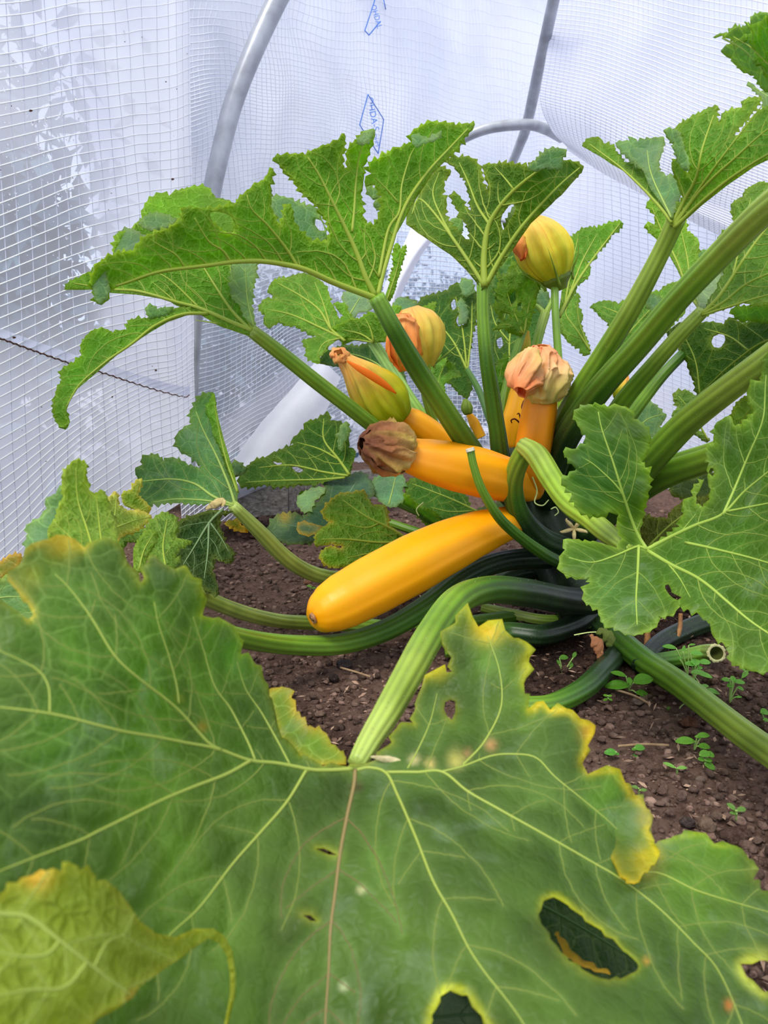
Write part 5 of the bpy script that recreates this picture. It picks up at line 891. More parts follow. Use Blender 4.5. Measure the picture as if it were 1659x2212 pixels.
# centre right leaf, lower side
l2 = dict(s='u', c=srgb(74, 116, 10), res=7, tooth=14, amp=.5, yl=.35, und=(.003, 14), gap=30,
 a=[(1045, 622, .912), (900, 480, .98), (960, 380, 1.02), (1020, 360, .95), (1060, 450, .905), (1130, 400, .87), (1250, 360, .90), (1150, 470, .89), (1180, 330, .85)],
 o=[(1052, 625), (1036, 622, 0), (1006, 583, 0), (970, 547, 0), (927, 518, 0), (901, 500, 0), (876, 481, 0), (878, 455, 0), (900, 430, 0), (925, 385, 0), (948, 362), (972, 371), (959, 391), (954, 420), (963, 430), (961, 459), (974, 485), (1004, 517), (1013, 518), (1014, 506), (1006, 485), (992, 456), (970, 420), (985, 416), (1003, 438), (1017, 452), (1017, 427), (1006, 391), (981, 362), (956, 345), (988, 340), (1014, 338), (1028, 349), (1039, 365), (1042, 391), (1053, 412), (1055, 398), (1046, 369), (1042, 354), (1071, 353), (1081, 351), (1124, 354), (1139, 362), (1146, 351), (1182, 340), (1207, 350), (1222, 342), (1254, 353), (1262, 362), (1247, 383, 0), (1215, 420, 0), (1178, 456, 0), (1146, 485, 0), (1113, 532, 0), (1088, 568, 0), (1070, 593, 0)],
 h=[[(1085, 500), (1080, 478), (1092, 455), (1108, 443), (1112, 455), (1098, 480)]])
l2t = tp([(1139, 362), (1155, 348), (1182, 322), (1207, 320), (1225, 325), (1216, 340), (1213, 368), (1180, 362), (1155, 372)], [(1139, 362, .850), (1207, 320, .845), (1213, 368, .85)], quilt=.0)
l2v = tp([(1110, 445), (1118, 424), (1134, 420), (1140, 440), (1124, 448), (1100, 485), (1088, 497)], [(1110, 445, .93), (1134, 420, .93), (1090, 490, .93)], quilt=.0)
L([l2, l2t, l2v], [([(1046, 620), (1012, 565), (975, 510), (940, 462), (905, 430), (890, 462)], 10), ([(1046, 620), (1045, 560), (1052, 500), (1068, 465), (1098, 425), (1130, 395), (1165, 368)], 16), ([(1058, 490), (1035, 450), (1015, 400), (992, 352)], 7), ([(1050, 615), (1080, 560), (1120, 500), (1160, 452), (1210, 398), (1252, 362)], 11), ([(975, 508), (955, 470), (935, 420), (948, 375)], 6), ([(1110, 412), (1090, 385), (1070, 362)], 5)],
 seed=3, label='deeply cut leaf fanning up above the centre, lower side showing', vside=.7)

# upper right fan
l3 = dict(s='u', c=srgb(88, 134, 22), res=8, tooth=13, amp=.5, yl=.35, und=(.003, 13), gap=30, a=[(1450, 485, .742), (1550, 250, .70), (1650, 330, .62), (1600, 420, .66), (1500, 340, .70), (1475, 420, .73), (1720, 280, .60)],
 o=[(1448, 488, 0), (1455, 460), (1475, 427), (1464, 390), (1446, 365), (1450, 344), (1471, 347), (1490, 368), (1490, 345), (1478, 320), (1465, 285), (1460, 268), (1489, 250), (1515, 240), (1551, 224), (1551, 246), (1558, 260), (1565, 239), (1601, 231), (1605, 213), (1630, 208), (1641, 213), (1623, 242), (1594, 275), (1580, 295), (1594, 297), (1620, 257), (1638, 242), (1659, 231), (1740, 215), (1760, 260, 0), (1740, 310, 0), (1659, 347, 0), (1623, 365, 0), (1565, 405, 0), (1518, 441, 0), (1486, 470, 0), (1462, 492, 0)])
l3b = dict(s='u', c=srgb(92, 138, 24), res=8, tooth=12, a=[(1448, 484, .742), (1258, 311, .86), (1350, 345, .83), (1400, 430, .78)], o=[(1445, 484, 0), (1421, 447, 0), (1403, 423, 0), (1377, 394, 0), (1348, 369, 0), (1305, 340, 0), (1258, 311), (1272, 295), (1294, 295), (1305, 307), (1327, 313), (1329, 322), (1348, 347), (1380, 355, 0), (1420, 400, 0), (1452, 470, 0)])
l3t = tp([(1330, 309), (1359, 304), (1366, 297), (1377, 307), (1405, 300), (1435, 297), (1430, 330), (1424, 347), (1424, 369), (1439, 380), (1453, 378), (1468, 394), (1471, 416), (1460, 445), (1448, 474, 0), (1425, 440, 0), (1405, 410, 0), (1388, 365), (1350, 335)], [(1330, 309, .84), (1435, 297, .80), (1468, 400, .76), (1448, 474, .738), (1400, 380, .79)], quilt=.001, gap=30)
l3u = tp([(1435, 278), (1453, 275), (1464, 278), (1475, 300), (1478, 320), (1489, 345), (1488, 368), (1475, 365), (1462, 340), (1455, 310), (1440, 290)], [(1435, 278, .715), (1464, 278, .70), (1485, 365, .69)], quilt=.001)
L([l3, l3b, l3t, l3u], [([(1452, 486), (1480, 432), (1508, 380), (1520, 320), (1545, 245)], 10), ([(1455, 486), (1500, 425), (1545, 360), (1590, 300), (1640, 235)], 8), ([(1457, 488), (1520, 405), (1590, 340), (1659, 280), (1740, 240)], 8), ([(1458, 490), (1540, 415), (1620, 358), (1740, 290)], 9), ([(1447, 484), (1420, 450), (1390, 410), (1340, 360), (1275, 310)], 7, 1), ([(1448, 472), (1428, 430), (1405, 370), (1398, 325)], 5, 2)],
 seed=4, label='leaf opening like a fan at the upper right, bluish upper side on its left lobe', vside=.7)
# corner leaf
l4 = dict(s='u', c=srgb(84, 134, 22), tooth=13, a=[(1600, 60, .58), (1700, 60, .52), (1660, 190, .60)], o=[(1601, 54), (1615, 60), (1640, 50), (1660, 40), (1740, 20), (1760, 200), (1680, 200), (1654, 188), (1640, 150), (1622, 138), (1630, 118), (1612, 95), (1590, 92), (1618, 80), (1625, 70)])
l4t = tp([(1540, 81), (1547, 76), (1573, 72), (1580, 60), (1601, 54), (1602, 58), (1623, 51), (1627, 33), (1648, 25), (1667, 30), (1740, 20), (1760, 100), (1700, 205), (1652, 193), (1630, 163), (1598, 150), (1580, 127), (1558, 108), (1573, 96), (1586, 92), (1578, 84), (1560, 78)], [(1540, 81, .64), (1648, 25, .60), (1652, 190, .64), (1740, 100, .58)], gap=30)
L([l4t, l4], [([(1700, 200), (1660, 150), (1620, 110), (1580, 85)], 5, 1), ([(1560, 82), (1610, 110), (1660, 170)], 4)], seed=5, label='leaf cut by the upper right corner of the frame')
L([tp([(1616, 177), (1641, 197), (1668, 200), (1740, 190), (1740, 250), (1659, 236), (1645, 236), (1648, 214), (1632, 200)], [(1616, 177, .72), (1740, 200, .70), (1650, 236, .70)])], [([(1720, 220), (1670, 215), (1630, 190)], 4)], seed=6, label='narrow bluish lobe just under the corner leaf')
# right leaf behind the thick petiole
l5 = dict(s='u', c=srgb(100, 140, 40), tooth=13, gap=32, a=[(1515, 678, .80), (1580, 440, .88), (1640, 400, .86), (1700, 600, .72), (1600, 560, .80), (1550, 540, .88)],
 o=[(1512, 682, 0), (1522, 665), (1545, 625), (1556, 595), (1560, 570), (1545, 535), (1554, 506), (1576, 495), (1582, 481), (1575, 455), (1580, 439), (1600, 428), (1609, 409), (1638, 394), (1665, 402), (1740, 420), (1760, 560, 0), (1740, 645, 0), (1659, 656), (1601, 655), (1570, 664), (1544, 670), (1522, 684, 0)])
l5t = tp([(1513, 580), (1530, 570), (1548, 572), (1562, 590), (1556, 620), (1540, 645), (1520, 668), (1510, 670), (1505, 640), (1516, 610)], [(1513, 580, .86), (1560, 590, .86), (1510, 670, .82)], quilt=.0, c=srgb(150, 172, 146))
L([l5, l5t], [([(1514, 680), (1545, 650), (1580, 600), (1620, 540), (1659, 490), (1700, 440)], 11), ([(1516, 680), (1560, 655), (1620, 610), (1740, 560)], 8), ([(1580, 600), (1600, 520), (1620, 430)], 6), ([(1516, 682), (1580, 662), (1650, 640), (1740, 620)], 6)], seed=7, label='olive green leaf at the right edge behind the thickest petiole', vside=.7)
L([dict(s='u', c=srgb(112, 156, 44), tooth=12, gap=26, a=[(1514, 675, .82), (1395, 440, .98), (1500, 510, .92), (1392, 490, .98)], o=[(1392, 447), (1396, 437), (1408, 434), (1440, 462), (1478, 468), (1483, 498), (1500, 507), (1511, 521), (1507, 545), (1500, 580), (1507, 610), (1516, 675, 0), (1500, 652, 0), (1475, 605, 0), (1450, 560, 0), (1425, 522, 0), (1405, 505), (1390, 488), (1402, 482), (1415, 490), (1412, 468)])],
  [([(1512, 672), (1485, 620), (1460, 560), (1430, 500), (1405, 450)], 7), ([(1490, 620), (1485, 560), (1470, 490)], 5)], seed=8, label='light green leaf between the two rising right hand petioles')
L([tp([(1507, 545), (1525, 538), (1545, 548), (1550, 570), (1525, 590), (1508, 575)], [(1507, 545, .97), (1550, 550, .97), (1520, 590, .97)])], [], seed=9, label='small bluish lobe beside the thickest petiole')
# dark leaf under it and bluish strip
l10 = dict(s='u', c=srgb(62, 100, 26), tooth=13, gap=34, a=[(1465, 695, 1.02), (1600, 700, .92), (1740, 720, .80), (1510, 862, .96), (1600, 820, .88)], o=[(1440, 717, 0), (1465, 695), (1500, 700), (1529, 695), (1560, 700), (1575, 685), (1600, 700), (1650, 690), (1740, 700), (1760, 760, 0), (1659, 800, 0), (1600, 840, 0), (1510, 862), (1497, 825), (1480, 785), (1464, 753)], h=[[(1533, 739), (1540, 727), (1562, 722), (1564, 735), (1556, 750), (1540, 750)]])
l10t = tp([(1578, 668), (1610, 662), (1659, 662), (1740, 660), (1740, 697), (1620, 692), (1600, 694), (1585, 682)], [(1578, 668, .90), (1740, 660, .80), (1600, 694, .90)])
L([l10, l10t], [([(1740, 730), (1659, 735), (1590, 780), (1512, 850)], 7), ([(1620, 757), (1580, 730), (1520, 710)], 5), ([(1512, 850), (1500, 780), (1475, 720)], 5)], seed=10, label='dark shaded leaf with a white gap, over the lower right petiole')
L([dict(s='u', c=srgb(104, 140, 66), tooth=12, a=[(1450, 880, 1.2), (1507, 862, 1.2), (1480, 930, 1.2)], o=[(1450, 898), (1464, 880), (1455, 862), (1457, 847), (1482, 843), (1507, 860), (1512, 875), (1500, 890), (1484, 898), (1500, 925), (1535, 952), (1525, 955), (1490, 925), (1468, 905)])], [([(1530, 952), (1500, 900), (1465, 855)], 5)], seed=11, label='small olive leaf seen in the gap above the lower right petiole')
L([tp([(1360, 880), (1385, 866), (1410, 872), (1430, 890), (1440, 900), (1425, 920), (1430, 930), (1400, 950), (1370, 930)], [(1360, 880, 1.15), (1440, 900, 1.1), (1400, 950, 1.1)])], [([(1370, 930), (1400, 905), (1432, 895)], 4)], seed=12, label='small bluish leaf above the nearer right leaf')
L([dict(s='u', c=srgb(112, 142, 66), tooth=12, a=[(1580, 880, .9), (1650, 850, .86), (1600, 960, .9)], o=[(1575, 895), (1590, 868), (1612, 855), (1640, 850), (1660, 880), (1640, 930), (1600, 945), (1560, 1010), (1535, 1000), (1570, 950)])], [([(1560, 990), (1600, 910), (1640, 865)], 5)], seed=13, label='olive leaf behind the upper lobe of the nearer right leaf')

# nearer right leaf, upper side
l11 = dict(s='t', c=srgb(82, 122, 38), res=8, tooth=20, amp=.42, yl=.55, yc=srgb(170, 196, 70), und=(.004, 12), gap=48, quilt=.002, patch=.4,
 a=[(1398, 1187, .70), (1320, 880, .665), (1250, 1010, .675), (1380, 1050, .68), (1215, 1210, .665), (1280, 1320, .62), (1377, 1370, .58), (1500, 1300, .58), (1616, 1448, .50), (1740, 1300, .47), (1650, 780, .62), (1530, 1030, .67), (1600, 1000, .64), (1740, 1000, .54), (1700, 1450, .48)],
 o=[(1334, 1184, 0), (1305, 1177), (1258, 1170), (1218, 1166), (1222, 1188), (1209, 1210), (1214, 1239), (1254, 1253), (1276, 1246), (1280, 1262), (1265, 1282), (1265, 1300), (1294, 1318), (1305, 1347), (1341, 1365), (1377, 1376), (1421, 1351), (1421, 1333), (1460, 1325), (1464, 1307), (1504, 1325), (1529, 1347), (1533, 1376), (1562, 1391), (1565, 1423), (1616, 1448), (1659, 1445), (1740, 1450), (1850, 1400), (1900, 1260), (1850, 1180), (1880, 1060), (1820, 960), (1850, 820), (1770, 720), (1700, 740), (1659, 766), (1652, 771), (1645, 822), (1623, 829), (1616, 858), (1630, 891), (1605, 916), (1587, 920), (1573, 898), (1544, 920), (1544, 956), (1522, 967), (1529, 999), (1526, 1021), (1544, 1024), (1533, 1011), (1527, 1036), (1536, 1058), (1533, 1080), (1515, 1096), (1500, 1090), (1500, 1072), (1518, 1036), (1493, 1054), (1493, 1072), (1471, 1083), (1475, 1108), (1468, 1137), (1442, 1159), (1406, 1181, 0), (1398, 1186, 0), (1390, 1177, 0), (1381, 1145), (1392, 1100), (1399, 1064), (1403, 1028), (1385, 999), (1395, 981), (1403, 941), (1392, 920), (1366, 905), (1363, 887), (1319, 876), (1312, 880), (1262, 876), (1236, 891), (1240, 909), (1262, 941), (1265, 959), (1240, 970), (1211, 977), (1229, 1003), (1251, 1006), (1240, 1017), (1211, 1039), (1233, 1065), (1240, 1098), (1262, 1112), (1294, 1116), (1312, 1105), (1334, 1108), (1334, 1145), (1341, 1163)],
 h=[[(1442, 1268), (1450, 1266), (1454, 1282), (1471, 1291), (1464, 1297), (1450, 1289)]], spots=[(1280, 1010, 80, srgb(72, 122, 66), .6), (1330, 1290, 70, srgb(112, 156, 84), .5), (1500, 1220, 90, srgb(104, 152, 56), .5)])
L([l11], [([(1398, 1187), (1375, 1150), (1350, 1080), (1325, 1000), (1300, 930), (1290, 890)], 8), ([(1360, 1110), (1340, 1060), (1290, 1010), (1250, 985)], 5), ([(1396, 1187), (1378, 1180), (1330, 1200), (1280, 1215), (1230, 1205)], 6), ([(1380, 1178), (1378, 1240), (1376, 1300), (1378, 1350)], 7), ([(1398, 1187), (1440, 1165), (1500, 1135), (1560, 1110), (1610, 1060), (1659, 1020), (1740, 960)], 9), ([(1570, 1105), (1620, 1095), (1740, 1070)], 6), ([(1560, 1112), (1590, 1050), (1620, 980), (1650, 900), (1655, 810)], 7), ([(1470, 1150), (1500, 1110)], 3),
 ([(1480, 1172), (1540, 1185), (1620, 1205), (1740, 1240)], 7), ([(1400, 1190), (1450, 1220), (1510, 1250), (1570, 1300), (1630, 1350), (1740, 1420)], 9), ([(1440, 1215), (1470, 1250), (1490, 1290)], 4)], seed=14, vcol=srgb(164, 190, 84), label='broad leaf at the right, upper side showing, spread over the crown')

# left hand leaf, two drooping lobes
l19 = dict(s='u', c=srgb(92, 142, 18), res=7.5, tooth=13, und=(.002, 14), gap=28, a=[(545, 714, .80), (140, 620, .86), (200, 620, .85), (412, 665, .82), (300, 580, .83), (500, 560, .86), (556, 580, .86)],
 o=[(550, 717, 0), (535, 724, 0), (470, 702, 0), (427, 675, 0), (412, 668, 0), (380, 659, 0), (362, 648, 0), (297, 637, 0), (242, 633, 0), (195, 625, 0), (137, 625), (145, 612), (170, 601), (195, 587), (220, 570, 0), (300, 552, 0), (420, 540, 0), (510, 545, 0), (512, 600, 0), (530, 660, 0), (548, 700, 0)])
l19b = dict(s='u', c=srgb(86, 138, 16), res=7.5, tooth=13, und=(.002, 14), gap=26, a=[(412, 668, .815), (250, 760, .77), (141, 927, .74), (132, 800, .76), (318, 690, .80)],
 o=[(430, 676, 0), (400, 680, 0), (362, 695, 0), (307, 731, 0), (253, 768, 0), (203, 811, 0), (170, 840, 0), (152, 869, 0), (145, 887), (150, 912), (141, 927), (127, 916), (116, 894), (119, 854), (134, 822), (132, 800), (159, 782), (177, 768), (177, 742), (203, 713), (228, 710), (246, 719), (275, 713), (282, 692), (318, 688), (362, 681), (378, 663), (412, 664, 0)])
l19t = tp([(506, 560), (557, 560), (555, 585), (546, 623), (543, 659), (550, 706, 0), (532, 690), (520, 660), (500, 640), (499, 610)], [(506, 560, .84), (557, 572, .84), (550, 706, .80)], quilt=.0005, c=srgb(126, 160, 112))
l19v = tp([(315, 666), (329, 659), (340, 668), (376, 663), (360, 680), (322, 686)], [(315, 666, .80), (376, 663, .81), (322, 686, .80)], c=srgb(110, 156, 106))
L([l19, l19b, l19t, l19v], [([(545, 714), (500, 696), (430, 665), (380, 652), (300, 630), (240, 625), (160, 612)], 10), ([(540, 712), (500, 670), (460, 610), (430, 560)], 9), ([(545, 712), (515, 650), (500, 590), (496, 550)], 6), ([(470, 698), (420, 690)], 4), ([(450, 676), (395, 678), (340, 702), (290, 740), (230, 782), (175, 830), (145, 880)], 8, 1), ([(548, 704), (535, 650), (530, 580)], 5, 2), ([(430, 664), (360, 600), (300, 580)], 5), ([(380, 652), (330, 610)], 4)],
 seed=15, label='leaf at the left with one long lobe drooping against the film', vside=.7)

# left lower group
L([dict(s='u', c=srgb(108, 138, 42), tooth=14, gap=30, yl=.3, res=9, a=[(180, 1000, .46), (250, 1190, .44), (100, 1150, .42), (220, 1080, .47)], o=[(130, 1022), (145, 1004), (155, 992), (181, 995), (183, 1024), (188, 1057), (199, 1070), (217, 1057), (228, 1075), (235, 1100), (250, 1134), (257, 1163), (260, 1230, 0), (200, 1260, 0), (110, 1220, 0), (98, 1145), (116, 1119), (134, 1072), (130, 1036)]),
   tp([(127, 1047), (119, 1065), (94, 1083), (98, 1098), (83, 1119), (54, 1137), (58, 1152), (54, 1200), (120, 1230, 0), (150, 1150, 0), (140, 1060)], [(127, 1047, .48), (54, 1140, .47), (110, 1220, .45), (140, 1100, .48)], c=srgb(104, 150, 104))],
  [([(220, 1230), (190, 1150), (165, 1080), (160, 1010)], 6), ([(235, 1220), (215, 1140), (205, 1075)], 5), ([(200, 1210), (150, 1160), (115, 1130)], 5)], seed=16, label='pale green leaf standing up behind the nearest leaf at the left')
L([dict(s='u', c=srgb(118, 146, 50), tooth=13, yl=.8, yc=srgb(200, 190, 110), a=[(230, 1090, .60), (330, 1110, .68), (260, 1160, .58)], o=[(231, 1087), (240, 1070), (253, 1061), (258, 1090), (275, 1102), (318, 1105), (331, 1119), (307, 1141), (280, 1150), (255, 1165), (245, 1130)])], [([(250, 1160), (250, 1120), (252, 1070)], 4), ([(252, 1140), (290, 1125), (325, 1117)], 4)], seed=17, label='curled yellowing leaf with a withered edge')
L([dict(s='u', c=srgb(110, 144, 40), tooth=12, a=[(265, 1100, .72), (330, 1060, .74), (265, 1060, .72)], yl=.7, yc=srgb(206, 196, 110), o=[(265, 1066), (285, 1058), (300, 1035), (312, 1040), (300, 1070), (330, 1100), (320, 1110), (290, 1100), (268, 1090)])], [], seed=18, label='thin curled yellow green scrap of leaf by the film')
L([dict(s='u', c=srgb(84, 128, 46), tooth=12, gap=24, a=[(250, 1140, .66), (320, 1140, .70), (300, 1170, .66)], o=[(253, 1140), (290, 1135), (325, 1145), (318, 1165), (280, 1168), (262, 1185), (255, 1170)])], [([(260, 1160), (290, 1150), (320, 1148)], 4)], seed=19, label='small dull green leaf low at the left')
L([dict(s='u', c=srgb(106, 142, 52), tooth=13, gap=24, a=[(315, 1137, .62), (376, 1112, .66), (362, 1224, .60)], o=[(315, 1137), (330, 1120), (354, 1105), (376, 1112), (385, 1134), (373, 1163), (398, 1163), (416, 1168), (390, 1180), (376, 1203), (392, 1205), (372, 1230), (350, 1240, 0), (325, 1210), (312, 1180)]),
   ], [([(355, 1230), (350, 1180), (360, 1120)], 5)], seed=20, label='light green toothed leaf before the dark drooping one')
L([dict(s='u', c=srgb(100, 136, 40), tooth=11, gap=24, a=[(289, 1224, .56), (342, 1148, .58), (300, 1160, .57)], o=[(289, 1240, 0), (287, 1190), (300, 1165), (315, 1148), (342, 1148), (336, 1174), (315, 1203), (312, 1235, 0)])], [([(300, 1230), (310, 1190), (330, 1155)], 4)], seed=51, label='narrow lime green toothed leaf left of the light green one')
L([tp([(-60, 1210), (0, 1213), (22, 1199), (43, 1197), (40, 1224), (22, 1239), (-60, 1260)], [(-60, 1210, .6), (43, 1197, .6), (0, 1250, .6)], c=srgb(120, 140, 60), yl=.9, yc=srgb(190, 160, 60))], [], seed=54, label='topmost yellow rimmed leaf tip cut by the left edge')
L([tp([(-60, 1245), (0, 1250), (30, 1236), (52, 1250), (76, 1300), (78, 1340), (20, 1345), (-60, 1320)], [(-60, 1245, .55), (76, 1300, .55), (0, 1340, .55)], c=srgb(112, 150, 92), yl=.6)], [([(-40, 1300), (10, 1290), (60, 1290)], 4)], seed=21, label='bluish yellow rimmed leaf cut by the left edge')
# middle left leaf (bright top) and its dark drooping lobe
l16 = dict(s='t', c=srgb(74, 128, 58), tooth=15, gap=32, und=(.003, 14), a=[(508, 1095, .835), (460, 860, .90), (400, 950, .88), (300, 1040, .88), (380, 1060, .86), (320, 1095, .84), (470, 1000, .86)],
 o=[(510, 1100, 0), (514, 1064, 0), (497, 1014, 0), (476, 945, 0), (468, 880), (463, 849), (438, 854), (420, 880), (412, 891), (416, 916), (387, 934), (380, 952), (383, 967), (412, 988), (434, 1003), (434, 1014), (409, 1006), (394, 996), (369, 988), (354, 996), (336, 981), (307, 988), (307, 1003), (291, 1014), (300, 1039), (286, 1064), (304, 1086), (315, 1100), (330, 1088), (360, 1086), (391, 1085), (448, 1087), (490, 1090, 0)], spots=[(430, 960, 40, srgb(120, 160, 116), .6), (440, 1040, 50, srgb(96, 146, 80), .5), (320, 1040, 50, srgb(40, 90, 30), .7)])
l16u = dict(s='u', c=srgb(104, 154, 40), tooth=12, a=[(463, 849, .885), (480, 950, .86), (512, 1060, .83), (450, 900, .885)], o=[(463, 852, 0), (470, 900, 0), (482, 950, 0), (500, 1010, 0), (516, 1066, 0), (505, 1050, 0), (490, 1020, 0), (470, 960), (452, 930), (445, 890), (455, 862)])
L([l16, l16u], [([(508, 1092), (495, 1050), (470, 990), (440, 930), (425, 890)], 7), ([(506, 1092), (460, 1072), (420, 1045), (370, 1035), (300, 1040)], 7), ([(504, 1094), (450, 1082), (380, 1078), (330, 1085)], 5), ([(512, 1062), (490, 1000), (475, 940), (463, 870)], 5, 1)], seed=22, label='leaf low against the film with a lobe pointing straight up', vside=.6)
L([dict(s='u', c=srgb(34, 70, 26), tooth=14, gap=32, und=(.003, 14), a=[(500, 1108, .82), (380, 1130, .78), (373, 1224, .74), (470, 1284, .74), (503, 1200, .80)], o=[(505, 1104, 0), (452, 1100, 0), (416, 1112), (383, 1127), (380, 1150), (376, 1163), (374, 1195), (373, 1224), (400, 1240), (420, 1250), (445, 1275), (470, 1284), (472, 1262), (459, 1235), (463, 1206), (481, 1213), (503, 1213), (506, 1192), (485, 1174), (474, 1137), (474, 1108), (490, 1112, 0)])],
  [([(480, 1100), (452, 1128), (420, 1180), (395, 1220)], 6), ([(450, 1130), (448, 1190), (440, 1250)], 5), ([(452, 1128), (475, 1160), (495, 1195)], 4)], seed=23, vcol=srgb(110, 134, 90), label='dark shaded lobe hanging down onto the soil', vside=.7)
scrap('dead_leaf_scrap', [(448, 1098, .83), (465, 1088, .825), (480, 1084, .825), (484, 1092, .82)], .0045, srgb(196, 178, 120), 'withered pale scrap where the lobes meet')
L([dict(s='u', c=srgb(118, 140, 40), tooth=12, yl=.9, yc=srgb(206, 176, 60), a=[(486, 1128, .86), (535, 1140, .87), (505, 1145, .86)], o=[(486, 1130), (500, 1124), (515, 1122), (522, 1135), (540, 1142), (530, 1150), (505, 1142)])], [], seed=24, label='small yellow edged leaf tip under the bent petiole')

# rear leaves
L([dict(s='u', c=srgb(100, 146, 40), tooth=12, gap=24, res=7, a=[(731, 728, 1.13), (560, 666, 1.22), (660, 590, 1.22), (690, 780, 1.1), (740, 660, 1.16)], o=[(731, 731, 0), (710, 746), (692, 768), (684, 784), (663, 771), (659, 750), (650, 731), (681, 726), (660, 714), (637, 703), (601, 695), (576, 706), (569, 695), (572, 681), (558, 666), (569, 646), (598, 645), (578, 627), (587, 608), (616, 598), (659, 589), (692, 605), (710, 634), (713, 652), (731, 688), (740, 680), (720, 655), (746, 655), (753, 674), (762, 690), (770, 700, 0), (750, 725, 0)])],
  [([(745, 735), (715, 710), (690, 670), (650, 640), (600, 612)], 7), ([(735, 728), (690, 706), (630, 680), (575, 668)], 6), ([(735, 730), (700, 740), (685, 765)], 5), ([(715, 712), (700, 660), (680, 610)], 5)], seed=25, label='light green rear leaf with rounded lobes in the middle left')
L([dict(s='u', c=srgb(98, 142, 30), tooth=10, gap=20, res=7, a=[(806, 742, 1.11), (713, 708, 1.14), (800, 674, 1.1), (833, 728, 1.08)], o=[(804, 742, 0), (765, 736, 0), (740, 745), (733, 728), (725, 720), (712, 708), (732, 700), (753, 688), (775, 688), (800, 674), (812, 680), (822, 690), (833, 720), (829, 740, 0)])],
  [([(806, 740), (780, 722), (740, 712)], 5), ([(808, 740), (800, 710), (790, 690)], 5), ([(806, 741), (770, 734), (745, 732)], 4)], seed=26, label='small finely toothed rear leaf by the thick dark petiole')
L([tp([(738, 640), (755, 625), (790, 636), (803, 655), (800, 672), (775, 676), (760, 690), (745, 665)], [(738, 640, 1.25), (803, 655, 1.25), (760, 690, 1.22)], c=srgb(124, 156, 124))], [([(755, 680), (770, 655), (780, 640)], 4)], seed=27, label='bluish green rear lobe under the big arching leaf')
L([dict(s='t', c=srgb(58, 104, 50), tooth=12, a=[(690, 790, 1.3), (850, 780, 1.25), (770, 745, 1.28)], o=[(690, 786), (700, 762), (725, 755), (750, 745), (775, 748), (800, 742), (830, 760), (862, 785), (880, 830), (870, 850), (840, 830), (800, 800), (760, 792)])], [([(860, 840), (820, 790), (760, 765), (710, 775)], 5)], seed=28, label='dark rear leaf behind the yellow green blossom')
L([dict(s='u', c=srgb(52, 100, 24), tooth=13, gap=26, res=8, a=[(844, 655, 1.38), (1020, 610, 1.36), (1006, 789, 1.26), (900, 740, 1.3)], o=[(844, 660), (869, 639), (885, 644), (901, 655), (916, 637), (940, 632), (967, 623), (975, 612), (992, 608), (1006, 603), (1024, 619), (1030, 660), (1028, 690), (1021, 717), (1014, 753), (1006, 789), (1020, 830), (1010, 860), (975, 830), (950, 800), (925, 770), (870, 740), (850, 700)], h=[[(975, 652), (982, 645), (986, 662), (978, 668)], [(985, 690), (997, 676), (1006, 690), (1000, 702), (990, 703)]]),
   tp([(846, 662), (862, 643), (880, 645), (900, 655), (902, 672), (880, 690), (850, 690)], [(846, 662, 1.32), (902, 660, 1.32), (860, 690, 1.3)], c=srgb(104, 146, 104)), tp([(993, 612), (1006, 600), (1022, 612), (1020, 635), (1004, 640), (998, 630)], [(993, 612, 1.33), (1022, 612, 1.33), (1004, 640, 1.32)], c=srgb(104, 146, 104)), tp([(990, 650), (1000, 646), (1012, 680), (1004, 700), (990, 695), (994, 680)], [(990, 650, 1.32), (1012, 660, 1.32), (1000, 700, 1.3)], c=srgb(112, 150, 112))],
  [([(1010, 800), (980, 740), (950, 700), (935, 670)], 6), ([(1008, 790), (1000, 720), (985, 640)], 5), ([(1010, 800), (1018, 720), (1020, 650)], 5)], seed=29, label='dark rear leaf with small holes between the two front petioles')
L([dict(s='u', c=srgb(112, 160, 40), tooth=9, a=[(838, 660, 1.15), (876, 530, 1.15), (850, 560, 1.15)], o=[(829, 650, 0), (842, 610), (850, 575), (852, 530), (860, 526), (866, 538), (878, 528), (874, 552), (866, 572), (858, 605), (842, 652, 0)])], [([(836, 650), (855, 590), (868, 535)], 4)], seed=30, label='narrow bright leaf seen on edge right of the thick petiole')
L([dict(s='u', c=srgb(112, 160, 40), tooth=8, a=[(905, 668, 1.2), (942, 655, 1.2), (925, 690, 1.18)], o=[(902, 668), (922, 660), (942, 652), (935, 672), (925, 692), (912, 682)]), dict(s='u', c=srgb(104, 152, 40), tooth=8, a=[(840, 665, 1.2), (870, 665, 1.2), (855, 690, 1.18)], o=[(838, 668), (852, 660), (868, 664), (860, 682), (848, 692)])], [], seed=31, label='tips of a finely toothed young leaf over the half hidden blossom')
L([tp([(790, 395), (806, 405), (818, 402), (820, 430), (826, 455), (812, 452), (806, 440), (815, 430), (800, 425), (792, 412)], [(790, 395, 1.0), (820, 405, 1.0), (812, 452, 1.0)], c=srgb(90, 130, 70)), ], [], seed=32, label='small leaf tip in the notch of the big arching leaf')
L([tp([(968, 480), (985, 470), (1000, 478), (998, 500), (985, 505)], [(968, 480, 1.1), (1000, 478, 1.1), (985, 505, 1.1)], c=srgb(120, 160, 90))], [], seed=33, label='pale lobe seen through the notch of the fanning leaf')
